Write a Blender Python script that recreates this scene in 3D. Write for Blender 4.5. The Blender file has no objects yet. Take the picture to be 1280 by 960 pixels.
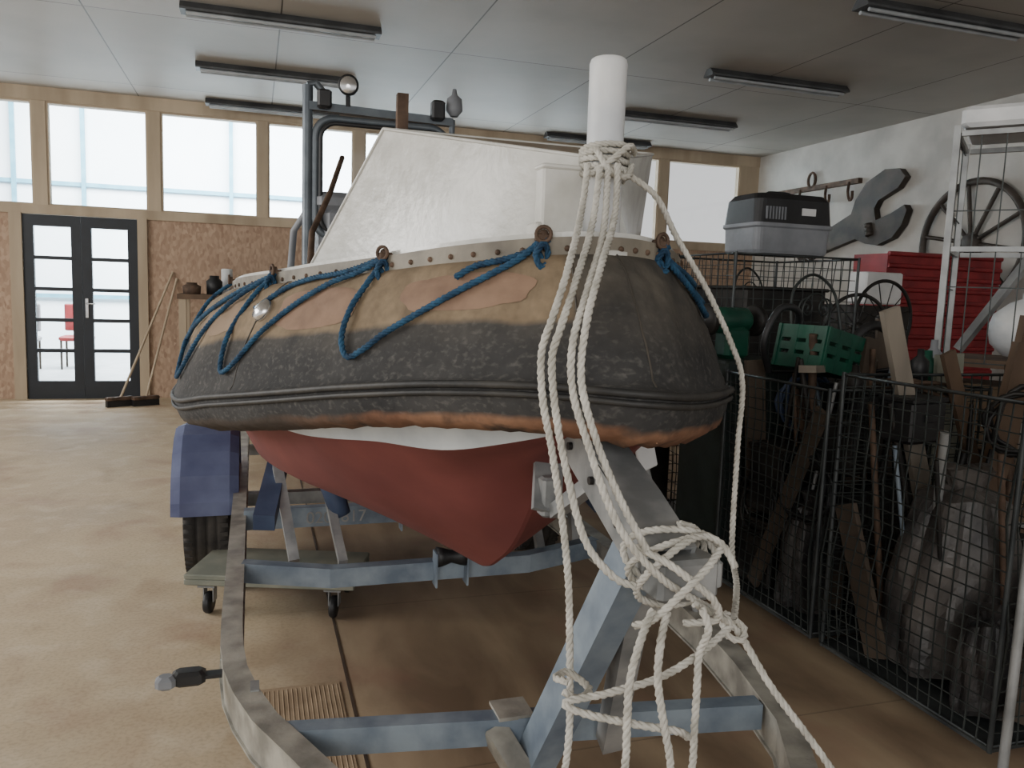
import bpy, math, random, bmesh
from mathutils import Vector, Matrix, noise
random.seed(7)
V=Vector
COL=bpy.context.scene.collection
def lin(c):
    return tuple(((x/255)/12.92 if x/255<=.04045 else ((x/255+.055)/1.055)**2.4) for x in c)+(1.0,)
# ---------------------------------------------------------------- materials
def M(name,c1,c2=None,rough=.6,metal=0.,scale=6.,bump=.15,c3=None,detail=6,lo=.35,hi=.65,stretch=(1,1,1),bscale=None,coat=0):
    m=bpy.data.materials.new(name); m.use_nodes=True; nt=m.node_tree; N=nt.nodes; L=nt.links
    b=N['Principled BSDF']; b.inputs['Roughness'].default_value=rough; b.inputs['Metallic'].default_value=metal
    if coat: b.inputs['Coat Weight'].default_value=coat
    tc=N.new('ShaderNodeTexCoord'); mp=N.new('ShaderNodeMapping'); mp.inputs['Scale'].default_value=stretch
    L.new(tc.outputs['Object'],mp.inputs['Vector'])
    nz=N.new('ShaderNodeTexNoise'); nz.inputs['Scale'].default_value=scale; nz.inputs['Detail'].default_value=detail
    L.new(mp.outputs[0],nz.inputs['Vector'])
    cr=N.new('ShaderNodeValToRGB'); e=cr.color_ramp.elements
    e[0].position=lo; e[0].color=lin(c1); e[1].position=hi; e[1].color=lin(c2 or c1)
    if c3: x=e.new((lo+hi)/2); x.color=lin(c3)
    L.new(nz.outputs['Fac'],cr.inputs[0]); L.new(cr.outputs[0],b.inputs['Base Color'])
    if bump:
        n2=N.new('ShaderNodeTexNoise'); n2.inputs['Scale'].default_value=bscale or scale*4; n2.inputs['Detail'].default_value=4
        L.new(mp.outputs[0],n2.inputs['Vector'])
        bp=N.new('ShaderNodeBump'); bp.inputs['Strength'].default_value=bump; bp.inputs['Distance'].default_value=.01
        L.new(n2.outputs['Fac'],bp.inputs['Height']); L.new(bp.outputs[0],b.inputs['Normal'])
    return m
galv=M('galvanised_steel',(118,121,122),(166,167,166),rough=.5,metal=.35,scale=9,bump=.1)
galvblue=M('galvanised_blue',(104,117,132),(142,155,166),rough=.5,metal=.3,scale=9,bump=.1)
steel=M('zinc_rail',(128,126,119),(176,173,163),rough=.5,metal=.3,scale=12)
darkmetal=M('dark_metal',(28,28,29),(56,53,50),rough=.5,metal=.4)
rust=M('rusty_iron',(66,52,42),(112,91,76),rough=.75,metal=.3,scale=10)
rustwrench=M('worn_iron',(50,46,42),(84,76,69),rough=.6,metal=.35,scale=4)
whitepaint=M('white_gloss_paint',(186,185,178),(204,203,197),rough=.25,scale=14,bump=.12,bscale=40,lo=.3,hi=.6)
whitepost=M('post_white_paint',(196,200,204),(224,224,222),rough=.5,scale=6,bump=.5,bscale=14)
beigepaint=M('canopy_top_paint',(122,110,94),(146,134,116),rough=.5,scale=5)
redhull=M('red_antifouling',(100,50,48),(124,66,61),rough=.75,scale=3.2,bump=.12,lo=.3,hi=.7,detail=9)
whitehull=M('hull_white_band',(176,182,186),(202,207,208),rough=.55,scale=7)
ropew=M('white_rope_fibre',(168,165,155),(200,197,188),rough=.85,scale=30,bump=.3)
ropeb=M('blue_rope_fibre',(14,46,72),(36,80,110),rough=.85,scale=30,bump=.3)
bluepl=M('blue_plastic',(72,78,112),(96,104,136),rough=.65,scale=5)
bluerub=M('blue_rubber',(52,64,90),(74,88,114),rough=.6,scale=6)
rubber=M('tyre_rubber',(38,36,35),(70,66,62),rough=.85,scale=10)
wood=M('timber',(156,140,118),(188,171,147),rough=.7,scale=3,stretch=(1,1,.15),bump=.1)
woodgrey=M('weathered_board',(100,93,84),(138,129,116),rough=.8,scale=5,stretch=(1,1,.2))
wooddark=M('dark_board',(58,50,42),(88,76,64),rough=.8,scale=5,stretch=(1,1,.2))
woodbrown=M('brown_board',(74,58,45),(104,84,66),rough=.75,scale=5,stretch=(1,1,.2))
plygreen=M('grey_green_ply',(112,116,106),(142,142,128),rough=.75,scale=5)
wire=M('dark_wire',(44,49,49),(70,75,73),rough=.5,metal=.4)
cageframe=M('cage_tube',(50,54,56),(76,80,80),rough=.5,metal=.4)
alu=M('aluminium',(136,138,138),(172,174,174),rough=.4,metal=.4)
black=M('black_plastic',(22,23,25),(38,38,40),rough=.5)
greypl=M('grey_plastic',(114,117,122),(132,135,140),rough=.55)
navy=M('door_navy',(12,20,28),(20,28,38),rough=.5,bump=.02)
greenpl=M('green_plastic',(10,62,48),(18,86,66),rough=.5)
redp=M('red_sheet',(116,26,34),(148,40,46),rough=.5)
whitebox=M('white_foam',(208,210,210),(228,228,228),rough=.6)
sackm=M('grey_plastic_wrap',(52,50,50),(106,101,97),rough=.4,scale=5,bump=.8,bscale=16)
sackd=M('dark_plastic_wrap',(34,34,36),(70,66,64),rough=.4,scale=5,bump=.8,bscale=16)
chrome=M('chrome',(190,190,190),(220,220,220),rough=.2,metal=.9,bump=0)
tubem=M('lamp_tube',(150,155,158),(175,178,180),rough=.4,bump=0)
lampbody=M('lamp_housing',(58,60,62),(80,82,84),rough=.5,bump=0)
cardboard=M('cardboard',(80,65,48),(104,86,66),rough=.85,scale=8)
def glassm(name,tint,refl=.1):
    m=bpy.data.materials.new(name); m.use_nodes=True; nt=m.node_tree; N=nt.nodes; L=nt.links
    N.remove(N['Principled BSDF']); o=N['Material Output']
    t=N.new('ShaderNodeBsdfTransparent'); t.inputs[0].default_value=tint
    g=N.new('ShaderNodeBsdfGlossy'); g.inputs['Roughness'].default_value=.05
    x=N.new('ShaderNodeMixShader'); x.inputs[0].default_value=refl
    L.new(t.outputs[0],x.inputs[1]); L.new(g.outputs[0],x.inputs[2]); L.new(x.outputs[0],o.inputs[0])
    return m
glass=glassm('window_glass',(.98,.99,1,1),.05)
# ---------------------------------------------------------------- mesh builder
class MB:
    def __init__(s): s.v=[];s.f=[];s.m=[];s.sm=[]
    def add(s,vs,fs,mi=0,sm=False):
        b=len(s.v); s.v+= [V(x) for x in vs]
        for f in fs: s.f.append(tuple(i+b for i in f)); s.m.append(mi); s.sm.append(sm)
        return s
    def box(s,c,sz,rot=None,mi=0,taper=1.0):
        x,y,z=[a/2 for a in sz]; vs=[]
        for dz in(-z,z):
            k=taper if dz>0 else 1
            for dx,dy in((-x,-y),(x,-y),(x,y),(-x,y)): vs.append(V((dx*k,dy*k,dz)))
        if rot is not None: vs=[rot@v for v in vs]
        vs=[v+V(c) for v in vs]
        return s.add(vs,[(3,2,1,0),(4,5,6,7),(0,1,5,4),(1,2,6,5),(2,3,7,6),(3,0,4,7)],mi)
    def rbox(s,c,sz,r=.01,rot=None,mi=0):
        x,y,z=[a/2 for a in sz]; r=min(r,x*.9,y*.9,z*.9); rings=[]
        for (zz,i) in((-z,r),(-z+r,0),(z-r,0),(z,r)):
            X,Y=x-i,y-i
            rings.append([V(p) for p in((-X+r,-Y,zz),(X-r,-Y,zz),(X,-Y+r,zz),(X,Y-r,zz),(X-r,Y,zz),(-X+r,Y,zz),(-X,Y-r,zz),(-X,-Y+r,zz))])
        vs=[p for R in rings for p in R]
        if rot is not None: vs=[rot@v for v in vs]
        vs=[v+V(c) for v in vs]; fs=[tuple(reversed(range(8))),tuple(range(24,32))]
        for k in range(3):
            for i in range(8): j=(i+1)%8; fs.append((k*8+i,k*8+j,k*8+8+j,k*8+8+i))
        return s.add(vs,fs,mi)
    def tube(s,pts,r,n=8,mi=0,closed=False,sm=True,caps=True,rf=None):
        pts=[V(p) for p in pts]; K=len(pts); up=None; rings=[]
        for i,p in enumerate(pts):
            if closed: t=(pts[(i+1)%K]-pts[i-1])
            else: t=pts[min(i+1,K-1)]-pts[max(i-1,0)]
            if t.length<1e-9: t=V((0,0,1))
            t.normalize()
            if up is None:
                up=t.orthogonal().normalized()
            up=(up-t*up.dot(t)); 
            if up.length<1e-6: up=t.orthogonal()
            up.normalize(); w=t.cross(up); rr=rf(i/(K-1)) if rf else r
            rings.append([p+up*math.cos(a)*rr+w*math.sin(a)*rr for a in [2*math.pi*k/n for k in range(n)]])
        vs=[q for R in rings for q in R]; fs=[]
        for i in range(K if closed else K-1):
            a=i*n; b=((i+1)%K)*n
            for k in range(n): l=(k+1)%n; fs.append((a+k,a+l,b+l,b+k))
        s.add(vs,fs,mi,sm)
        if caps and not closed:
            s.add(rings[0],[tuple(reversed(range(n)))],mi); s.add(rings[-1],[tuple(range(n))],mi)
        return s
    def cyl(s,a,b,r,n=16,mi=0,r2=None):
        return s.tube([a,b],r,n,mi,rf=(lambda t:r+(r2-r)*t) if r2 is not None else None)
    def lathe(s,c,axis,prof,n=24,mi=0,sm=True):
        ax=V(axis).normalized(); u=ax.orthogonal().normalized(); w=ax.cross(u); c=V(c); vs=[]
        for r,h in prof:
            for k in range(n):
                a=2*math.pi*k/n; vs.append(c+ax*h+(u*math.cos(a)+w*math.sin(a))*r)
        fs=[]
        for i in range(len(prof)-1):
            for k in range(n): l=(k+1)%n; fs.append((i*n+k,i*n+l,(i+1)*n+l,(i+1)*n+k))
        return s.add(vs,fs,mi,sm)
    def sweep(s,pts,w,h,mi=0):
        pts=[V(p) for p in pts]; K=len(pts); vs=[]
        for i,p in enumerate(pts):
            t=pts[min(i+1,K-1)]-pts[max(i-1,0)]; t.z=0; t.normalize(); n=V((t.y,-t.x,0))
            vs+=[p-n*w/2-V((0,0,h/2)),p+n*w/2-V((0,0,h/2)),p+n*w/2+V((0,0,h/2)),p-n*w/2+V((0,0,h/2))]
        fs=[(3,2,1,0),tuple(4*(K-1)+k for k in range(4))]
        for i in range(K-1):
            for k in range(4): l=(k+1)%4; fs.append((i*4+k,i*4+l,i*4+4+l,i*4+4+k))
        return s.add(vs,fs,mi)
    def beam(s,a,b,w,h,mi=0,side=(1,0,0)):
        a=V(a);b=V(b);t=(b-a).normalized();x=V(side)-t*V(side).dot(t);x.normalize();y=t.cross(x)
        rot=Matrix((x,y,t)).transposed()
        return s.box((a+b)/2,(w,h,(b-a).length),rot,mi)
    def extr(s,poly,fn,d,mi=0):
        n=len(poly); vs=[fn(x,y,0) for x,y in poly]+[fn(x,y,d) for x,y in poly]
        fs=[tuple(range(n)),tuple(reversed(range(n,2*n)))]+[(i,i+n,(i+1)%n+n,(i+1)%n) for i in range(n)]
        return s.add(vs,fs,mi)
    def net(s,o,a,b,na,nb,r,mi=0,wob=0):
        o=V(o);a=V(a);b=V(b); nrm=a.cross(b).normalized()
        def w(p): return p+nrm*wob*noise.noise(p*3.1) 
        for i in range(na+1): s.tube([w(o+a*i/na+b*q/6) for q in range(7)] if wob else [o+a*i/na,o+a*i/na+b],r,4,mi,sm=False,caps=False)
        for j in range(nb+1): s.tube([w(o+b*j/nb+a*q/6) for q in range(7)] if wob else [o+b*j/nb,o+b*j/nb+a],r,4,mi,sm=False,caps=False)
        return s
    def build(s,name,mats,parent=None,label=None,cat=None,origin=None,group=None,kind=None):
        if not isinstance(mats,(list,tuple)): mats=[mats]
        if origin is None:
            mn=[min(v[i] for v in s.v) for i in range(3)]; mx=[max(v[i] for v in s.v) for i in range(3)]
            o=V(((mn[0]+mx[0])/2,(mn[1]+mx[1])/2,mn[2]))
        else: o=V(origin)
        me=bpy.data.meshes.new(name); me.from_pydata([tuple(v-o) for v in s.v],[],s.f); me.update()
        for m in mats: me.materials.append(m)
        me.polygons.foreach_set('material_index',s.m); me.polygons.foreach_set('use_smooth',s.sm)
        ob=bpy.data.objects.new(name,me); COL.objects.link(ob); WL[ob.name]=o
        if parent: ob.parent=parent; ob.location=o-WL[parent.name]
        else: ob.location=o
        tag(ob,label,cat,group,kind); return ob
WL={}
def tag(ob,label=None,cat=None,group=None,kind=None):
    if label: ob['label']=label
    if cat: ob['category']=cat
    if group: ob['group']=group
    if kind: ob['kind']=kind
def empty(name,loc,label,cat,group=None):
    e=bpy.data.objects.new(name,None); e.empty_display_size=.1; COL.objects.link(e); e.location=loc; WL[e.name]=V(loc)
    tag(e,label,cat,group); return e
def copytree(ob,delta):
    c=ob.copy(); COL.objects.link(c); c.location=ob.location+V(delta); WL[c.name]=WL[ob.name]+V(delta)
    def rec(o,n):
        for ch in list(o.children):
            k=ch.copy(); k.parent=n; k.matrix_parent_inverse=ch.matrix_parent_inverse.copy(); COL.objects.link(k)
            WL[k.name]=WL[ch.name]+V(delta); rec(ch,k)
    rec(ob,c); return c
def cr(pts,step=.01):
    pts=[V(p) for p in pts]; out=[]
    for i in range(len(pts)-1):
        p0=pts[max(i-1,0)];p1=pts[i];p2=pts[i+1];p3=pts[min(i+2,len(pts)-1)]
        n=max(2,int((p2-p1).length/step))
        for k in range(n):
            t=k/n; out.append(.5*((2*p1)+(p2-p0)*t+(2*p0-5*p1+4*p2-p3)*t*t+(-p0+3*p1-3*p2+p3)*t**3))
    out.append(pts[-1]); return out
def rope(mb,path,r=.009,pitch=.05,step=.008,mi=0):
    P=cr(path,step); up=None; st=[[],[],[]]; d=0
    for i,p in enumerate(P):
        t=P[min(i+1,len(P)-1)]-P[max(i-1,0)]
        if t.length<1e-9: continue
        t.normalize()
        if up is None: up=t.orthogonal().normalized()
        up=up-t*up.dot(t); up.normalize(); w=t.cross(up)
        if i: d+=(P[i]-P[i-1]).length
        for k in range(3):
            a=2*math.pi*(k/3+d/pitch); st[k].append(p+(up*math.cos(a)+w*math.sin(a))*r*.5)
    for s_ in st: mb.tube(s_,r*.56,6,mi)
    return mb
# ================================================================ ROOM
CZ=3.36; XR=6.8; YB=10.0; XL=-4.6
def floor_mat():
    m=bpy.data.materials.new('dusty_concrete'); m.use_nodes=True; nt=m.node_tree;N=nt.nodes;L=nt.links;b=N['Principled BSDF']
    tc=N.new('ShaderNodeTexCoord')
    def nz(sc,de,st=(1,1,1),dist=0):
        mp=N.new('ShaderNodeMapping'); mp.inputs['Scale'].default_value=st; L.new(tc.outputs['Object'],mp.inputs[0])
        n=N.new('ShaderNodeTexNoise'); n.inputs['Scale'].default_value=sc; n.inputs['Detail'].default_value=de; n.inputs['Distortion'].default_value=dist; L.new(mp.outputs[0],n.inputs['Vector']); return n
    def ramp(src,a,b2,c1,c2):
        r=N.new('ShaderNodeValToRGB'); r.color_ramp.elements[0].position=a; r.color_ramp.elements[1].position=b2
        r.color_ramp.elements[0].color=c1; r.color_ramp.elements[1].color=c2; L.new(src,r.inputs[0]); return r
    def mixc(f,a,b2,bt='MIX'):
        n=N.new('ShaderNodeMix'); n.data_type='RGBA'; n.blend_type=bt
        for i,x in((0,f),(6,a),(7,b2)):
            if isinstance(x,(int,float,tuple)): n.inputs[i].default_value=x
            else: L.new(x,n.inputs[i])
        return n.outputs[2]
    n1=nz(.9,10,dist=.3); c=ramp(n1.outputs[0],.3,.7,lin((172,153,126)),lin((200,184,156))).outputs[0]
    n6=nz(5.5,13,(1,1,1),.4); c=mixc(ramp(n6.outputs[0],.5,.7,(0,0,0,1),(.45,.45,.45,1)).outputs[0],c,lin((212,200,178)))
    n7=nz(3.6,12,(1,.6,1),.3); c=mixc(ramp(n7.outputs[0],.54,.74,(0,0,0,1),(.5,.5,.5,1)).outputs[0],c,lin((150,126,100)))
    n2=nz(70,4); c=mixc(.2,c,ramp(n2.outputs[0],.35,.55,lin((140,125,110)),lin((255,252,246))).outputs[0],'MULTIPLY')
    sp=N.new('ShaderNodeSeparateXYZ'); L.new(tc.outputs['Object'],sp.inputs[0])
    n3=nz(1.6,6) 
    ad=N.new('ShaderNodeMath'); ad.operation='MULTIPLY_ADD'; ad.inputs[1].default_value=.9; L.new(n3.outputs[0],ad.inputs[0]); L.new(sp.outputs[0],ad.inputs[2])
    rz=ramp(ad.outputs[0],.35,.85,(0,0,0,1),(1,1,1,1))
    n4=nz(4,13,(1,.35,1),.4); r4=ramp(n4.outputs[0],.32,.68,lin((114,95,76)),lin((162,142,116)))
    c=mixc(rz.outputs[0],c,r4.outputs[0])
    n5=nz(2.1,10,dist=.3); c=mixc(ramp(n5.outputs[0],.54,.7,(0,0,0,1),(.4,.4,.4,1)).outputs[0],c,lin((140,102,88)))
    my=N.new('ShaderNodeMath'); my.operation='MODULO'; my.inputs[1].default_value=1.25
    ay=N.new('ShaderNodeMath'); ay.operation='ADD'; ay.inputs[1].default_value=10.4; L.new(sp.outputs[1],ay.inputs[0]); L.new(ay.outputs[0],my.inputs[0])
    jr=ramp(my.outputs[0],.0,.010,(.5,.5,.5,1),(0,0,0,1))
    jm=N.new('ShaderNodeMath'); jm.operation='MULTIPLY'; L.new(jr.outputs[0],jm.inputs[0]); L.new(rz.outputs[0],jm.inputs[1])
    c=mixc(jm.outputs[0],c,lin((60,48,40)))
    L.new(c,b.inputs['Base Color'])
    rr=ramp(n1.outputs[0],.3,.7,(.55,)*3+(1,),(.8,)*3+(1,)); L.new(rr.outputs[0],b.inputs['Roughness'])
    bp=N.new('ShaderNodeBump'); bp.inputs['Strength'].default_value=.12; bp.inputs['Distance'].default_value=.01; L.new(n6.outputs[0],bp.inputs['Height']); L.new(bp.outputs[0],b.inputs['Normal'])
    return m
def ceil_mat():
    m=bpy.data.materials.new('ceiling_panels'); m.use_nodes=True; nt=m.node_tree;N=nt.nodes;L=nt.links;b=N['Principled BSDF']
    tc=N.new('ShaderNodeTexCoord'); mp=N.new('ShaderNodeMapping'); mp.inputs['Location'].default_value=(1.2,.6,0); L.new(tc.outputs['Object'],mp.inputs[0])
    br=N.new('ShaderNodeTexBrick'); br.offset=0; br.inputs['Scale'].default_value=1; br.inputs['Brick Width'].default_value=1.4; br.inputs['Row Height'].default_value=2.5
    br.inputs['Mortar Size'].default_value=.007; br.inputs['Mortar Smooth'].default_value=.3
    br.inputs['Color1'].default_value=lin((166,162,154)); br.inputs['Color2'].default_value=lin((176,171,163)); br.inputs['Mortar'].default_value=lin((84,80,74))
    L.new(mp.outputs[0],br.inputs['Vector'])
    n=N.new('ShaderNodeTexNoise'); n.inputs['Scale'].default_value=1.2; n.inputs['Detail'].default_value=6; L.new(tc.outputs['Object'],n.inputs['Vector'])
    mx=N.new('ShaderNodeMix'); mx.data_type='RGBA'; mx.blend_type='MULTIPLY'; mx.inputs[0].default_value=.35
    L.new(br.outputs[0],mx.inputs[6])
    r=N.new('ShaderNodeValToRGB'); r.color_ramp.elements[0].position=.35; r.color_ramp.elements[0].color=(.6,.6,.6,1); r.color_ramp.elements[1].position=.6; L.new(n.outputs[0],r.inputs[0]); L.new(r.outputs[0],mx.inputs[7])
    L.new(mx.outputs[2],b.inputs['Base Color']); b.inputs['Roughness'].default_value=.55
    return m
def osb_mat():
    m=bpy.data.materials.new('osb_board'); m.use_nodes=True; nt=m.node_tree;N=nt.nodes;L=nt.links;b=N['Principled BSDF']
    tc=N.new('ShaderNodeTexCoord'); v=N.new('ShaderNodeTexVoronoi'); v.inputs['Scale'].default_value=40
    mp=N.new('ShaderNodeMapping'); mp.inputs['Scale'].default_value=(1,1,.5); L.new(tc.outputs['Object'],mp.inputs[0]); L.new(mp.outputs[0],v.inputs['Vector'])
    r=N.new('ShaderNodeValToRGB'); e=r.color_ramp.elements; e[0].color=lin((148,120,99)); e[1].color=lin((186,160,136)); L.new(v.outputs['Color'],r.inputs[0]); L.new(r.outputs[0],b.inputs['Base Color']); b.inputs['Roughness'].default_value=.7
    return m
brickw=M('white_painted_wall',(172,169,163),(198,195,188),rough=.75,scale=2.2,bump=.4,bscale=9)
osb=osb_mat(); fl=floor_mat(); cl=ceil_mat()
paleblue=M('pale_hall_wall',(208,222,230),(220,232,238),rough=.6,scale=.8,bump=0)
bluefloor=M('blue_grey_floor',(150,160,164),(166,174,178),rough=.5,bump=0)
MB().box((1.1,3.5,-.05),(11.5,15,.1)).build('floor',fl,kind='structure',origin=(0,0,0))
MB().box((1.1,3.5,CZ+.05),(11.5,15,.1)).build('ceiling',cl,kind='structure',origin=(0,0,0))
MB().box((XR+.1,3.5,CZ/2),(.2,13.2,CZ)).build('wall_right',brickw,kind='structure')
mb=MB(); mb.sweep([(.31,-3.0,.0015),(.31,9.9,.0015)],.010,.003)
mb.build('trim_21',M('floor_joint',(60,50,42),(84,70,58)),kind='structure')
mb=MB(); mb.box((.15,1.9,.002),(.26,1.6,.004))
for k in range(17): mb.tube([(.03+.015*k,1.12,.0035),(.03+.015*k,2.68,.0035)],.0022,6)
mb.build('ribbed_mat',M('ribbed_mat_rubber',(140,120,96),(160,140,114),rough=.85,scale=12),label='narrow ribbed brown mat lying under the trailer drawbar',cat='mat')
DX0,DX1,DZ=-2.38,-1.24,2.03
mb=MB()
mb.box(((XL+DX0-.12)/2,YB+.05,1.02),(DX0-.12-XL,.1,2.04)); mb.box(((DX1+.1+XR)/2,YB+.05,1.02),(XR-DX1-.1,.1,2.04))
mb.build('wall_back',osb,kind='structure')
mb=MB()
mb.box(((XL+XR)/2,YB+.03,2.075),(XR-XL,.14,.1)); mb.box(((XL+XR)/2,YB+.03,3.29),(XR-XL,.14,.14))
mb.box((DX0-.06,YB+.03,1.02),(.12,.16,2.04)); mb.box((DX1+.05,YB+.03,1.02),(.1,.16,2.04))
mb.build('trim_1',wood,kind='structure')
wins=[(-4.4,-3.35),(-3.25,-2.25),(-2.12,-1.12),(-.99,.05),(.16,1.15),(1.27,2.3),(2.42,3.4),(3.52,4.12),(4.24,5.24),(5.37,6.5)]
px=XL
for i,(a,b) in enumerate(wins):
    MB().box(((px+a)/2,YB+.03,2.67),(a-px,.12,1.1)).build('trim_%d'%(i+2),wood,kind='structure'); px=b
    mb=MB(); f=.022
    for (x,w) in((a+f/2,f),(b-f/2,f)): mb.box((x,YB+.02,2.67),(w,.08,1.1))
    for z in(2.13,3.21): mb.box(((a+b)/2,YB+.02,z),(b-a-2*f,.08,f))
    mb.box(((a+b)/2,YB+.04,2.67),(b-a-2*f,.008,1.06),mi=1)
    mb.build('window_%d'%(i+1),[wood,glass],kind='structure')
MB().box(((px+XR)/2,YB+.03,2.67),(XR-px,.12,1.1)).build('trim_12',wood,kind='structure')
def door(x0,x1,nm,hside):
    mb=MB(); s=.10
    for x in(x0+s/2,x1-s/2): mb.box((x,YB,1.01),(s,.05,2.02))
    w=x1-x0-2*s; n=5; zb=.2; H=1.7; 
    mb.box(((x0+x1)/2,YB,.1),(w,.05,.2)); mb.box(((x0+x1)/2,YB,1.96),(w,.05,.12))
    for k in range(1,n): mb.box(((x0+x1)/2,YB,zb+H*k/n),(w,.04,.04))
    mb.box(((x0+x1)/2,YB,zb+H/2),(w,.008,H),mi=1)
    d=mb.build(nm,[navy,glass],kind='structure')
    if hside: 
        h=MB(); xx=x1-.04 if hside>0 else x0+.04
        h.rbox((xx,YB-.032,1.02),(.035,.015,.22),.004); h.tube([(xx,YB-.03,1.07),(xx,YB-.07,1.07),(xx-.09*hside,YB-.07,1.07)],.008)
        h.build('door_handle',chrome,parent=d,label='chrome lever handle')
xm=(DX0+DX1)/2
door(DX0+.005,xm-.002,'door_1',0); door(xm+.002,DX1-.005,'door_2',-1)
MB().box((1,13.6,-.05),(14,7,.1)).build('floor.001',bluefloor,kind='structure')
MB().box((1,16.5,2.2),(14,.1,4.4)).build('wall_hall_back',paleblue,kind='structure')
mb=MB()
for x in(-4.0,-2.9,-1.7,-.4,1.2,2.8): mb.box((x,16.35,2.2),(.07,.06,4.4))
for z in(1.0,2.35,3.0): mb.box((1,16.38,z),(14,.05,.07))
mb.build('trim_20',M('hall_frames',(80,140,162),(96,156,176),bump=0),kind='structure')
def chairh(x,y,m):
    e=empty('upholstered_chair',(x,y,0),'chair standing in the bright room behind the glass door','chair')
    MB().rbox((x,y,.45),(.42,.42,.07),.02).build('seat',m,parent=e); MB().rbox((x,y+.2,.75),(.4,.04,.4),.015).build('backrest',m,parent=e)
    for a in(-.18,.18):
        for b in(-.18,.18): MB().cyl((x+a,y+b,0),(x+a,y+b,.42),.015,8).build('leg',darkmetal,parent=e)
chairh(-2.5,13.3,redp); chairh(-3.15,13.0,greypl)
def lamp(x,y):
    e=empty('fluorescent_light',(x,y,CZ),'long grey fluorescent strip light fixed to the ceiling, switched off','ceiling light','ceiling strip lights')
    poly=[(-.03,0),(-.075,-.05),(-.075,-.065),(.075,-.065),(.075,-.05),(.03,0)]
    MB().extr(poly,lambda a,b,d:V((x-.72+d,y+a,CZ+b)),1.44).build('lamp_housing',lampbody,parent=e)
    for s in(-.04,.04):
        MB().cyl((x-.68,y+s,CZ-.08),(x+.68,y+s,CZ-.08),.013,10).build('lamp_tube',tubem,parent=e)
    return e
L0=lamp(.22,6.5)
for (x,y) in((.22,8.15),(.22,9.72),(4.5,4.55),(4.5,6.4),(4.5,8.2),(4.2,9.7),(.22,4.7)):
    copytree(L0,(x-.22,y-6.5,0))
# ================================================================ BOAT
BX=.65
G=[(0,1.42),(.12,1.47),(.25,1.62),(.36,1.83),(.48,2.1),(.58,2.35),(.67,2.65),(.71,3.0),(.72,3.5),(.72,4.2),(.71,5.0)]
O=[(0,1.205),(.165,1.325),(.33,1.50),(.475,1.72),(.625,2.0),(.77,2.3),(.86,2.57),(.915,3.0),(.93,3.5),(.93,4.2),(.91,5.05)]
ZT=[1.455,1.45,1.435,1.415,1.395,1.375,1.36,1.345,1.335,1.325,1.315]
ZB=[1.11,1.12,1.105,1.07,1.02,.97,.93,.90,.885,.885,.885]
DV=[.05,.035,.03,.02,.0,-.02,-.05,-.07,-.08,-.08,-.08]
def ctrl(i):
    s=-1 if i>=0 else 1; j=min(abs(i),10)
    zb=ZB[j] if i>=0 or j>3 else (1.11,1.09,1.08,1.06)[j]
    return (V((s*G[j][0],G[j][1],0)),V((s*O[j][0],O[j][1],0)),ZT[j],zb)
def crv(a,b,c,d,t): return .5*((2*b)+(c-a)*t+(2*a-5*b+4*c-d)*t*t+(-a+3*b-3*c+d)*t**3)
def frame(t):
    i=math.floor(t); i=min(i,9); f=t-i
    q=[ctrl(max(-10,min(10,i+k))) for k in(-1,0,1,2)]
    return [crv(q[0][k],q[1][k],q[2][k],q[3][k],f) for k in range(4)]
PR=[(0,1.0),(.14,.995),(.30,.945),(.46,.865),(.61,.765),(.745,.64),(.86,.50),(.945,.36),(.985,.285),(1.0,.27),(1.015,.26),(1.02,.25),(1.015,.24),(1.0,.23),(1.0,.215),(1.012,.205),(1.012,.19),(.995,.18),(.97,.13),(.89,.05),(.6,-.01),(.25,-.01),(.1,.03)]
def CS(t,k):
    g,o,zt,zb=frame(t); i=min(int(k),len(PR)-2); f=k-i
    u=PR[i][0]*(1-f)+PR[i+1][0]*f; v=PR[i][1]*(1-f)+PR[i+1][1]*f
    a=min(abs(t),9.99); j=int(a); dv=DV[j]*(1-a+j)+DV[j+1]*(a-j)
    v+=dv*max(0,1-abs(v-.2)/(.2 if v<.2 else .75))
    if k<9:
        w=max(0,min(1,(6-a)/4)); u-=.18*w*math.sin(math.pi*k/9)
    p=g+(o-g)*u; return V((BX+p.x,p.y,zb+(zt-zb)*v))
def CN(t,k):
    a=CS(t+.05,k)-CS(t-.05,k); b=CS(t,min(k+.3,22))-CS(t,max(k-.3,0)); n=b.cross(a)
    if n.length<1e-9: return V((0,-1,0))
    n.normalize(); g,o,_,_=frame(t); d=(o-g)
    if k<18 and n.dot(V((d.x,d.y,.3)))<0: n=-n
    return n
def wrinkle(t,k): return (.007*noise.noise(V((t*2.2,k*.6,0)))+.004*noise.noise(V((t*6,k*1.5,3)))) if 2<k<8 else 0
boat=empty('inflatable_boat',(BX,3.2,.5),'boat with worn black and tan collar, red hull, white foredeck','boat')
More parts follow.
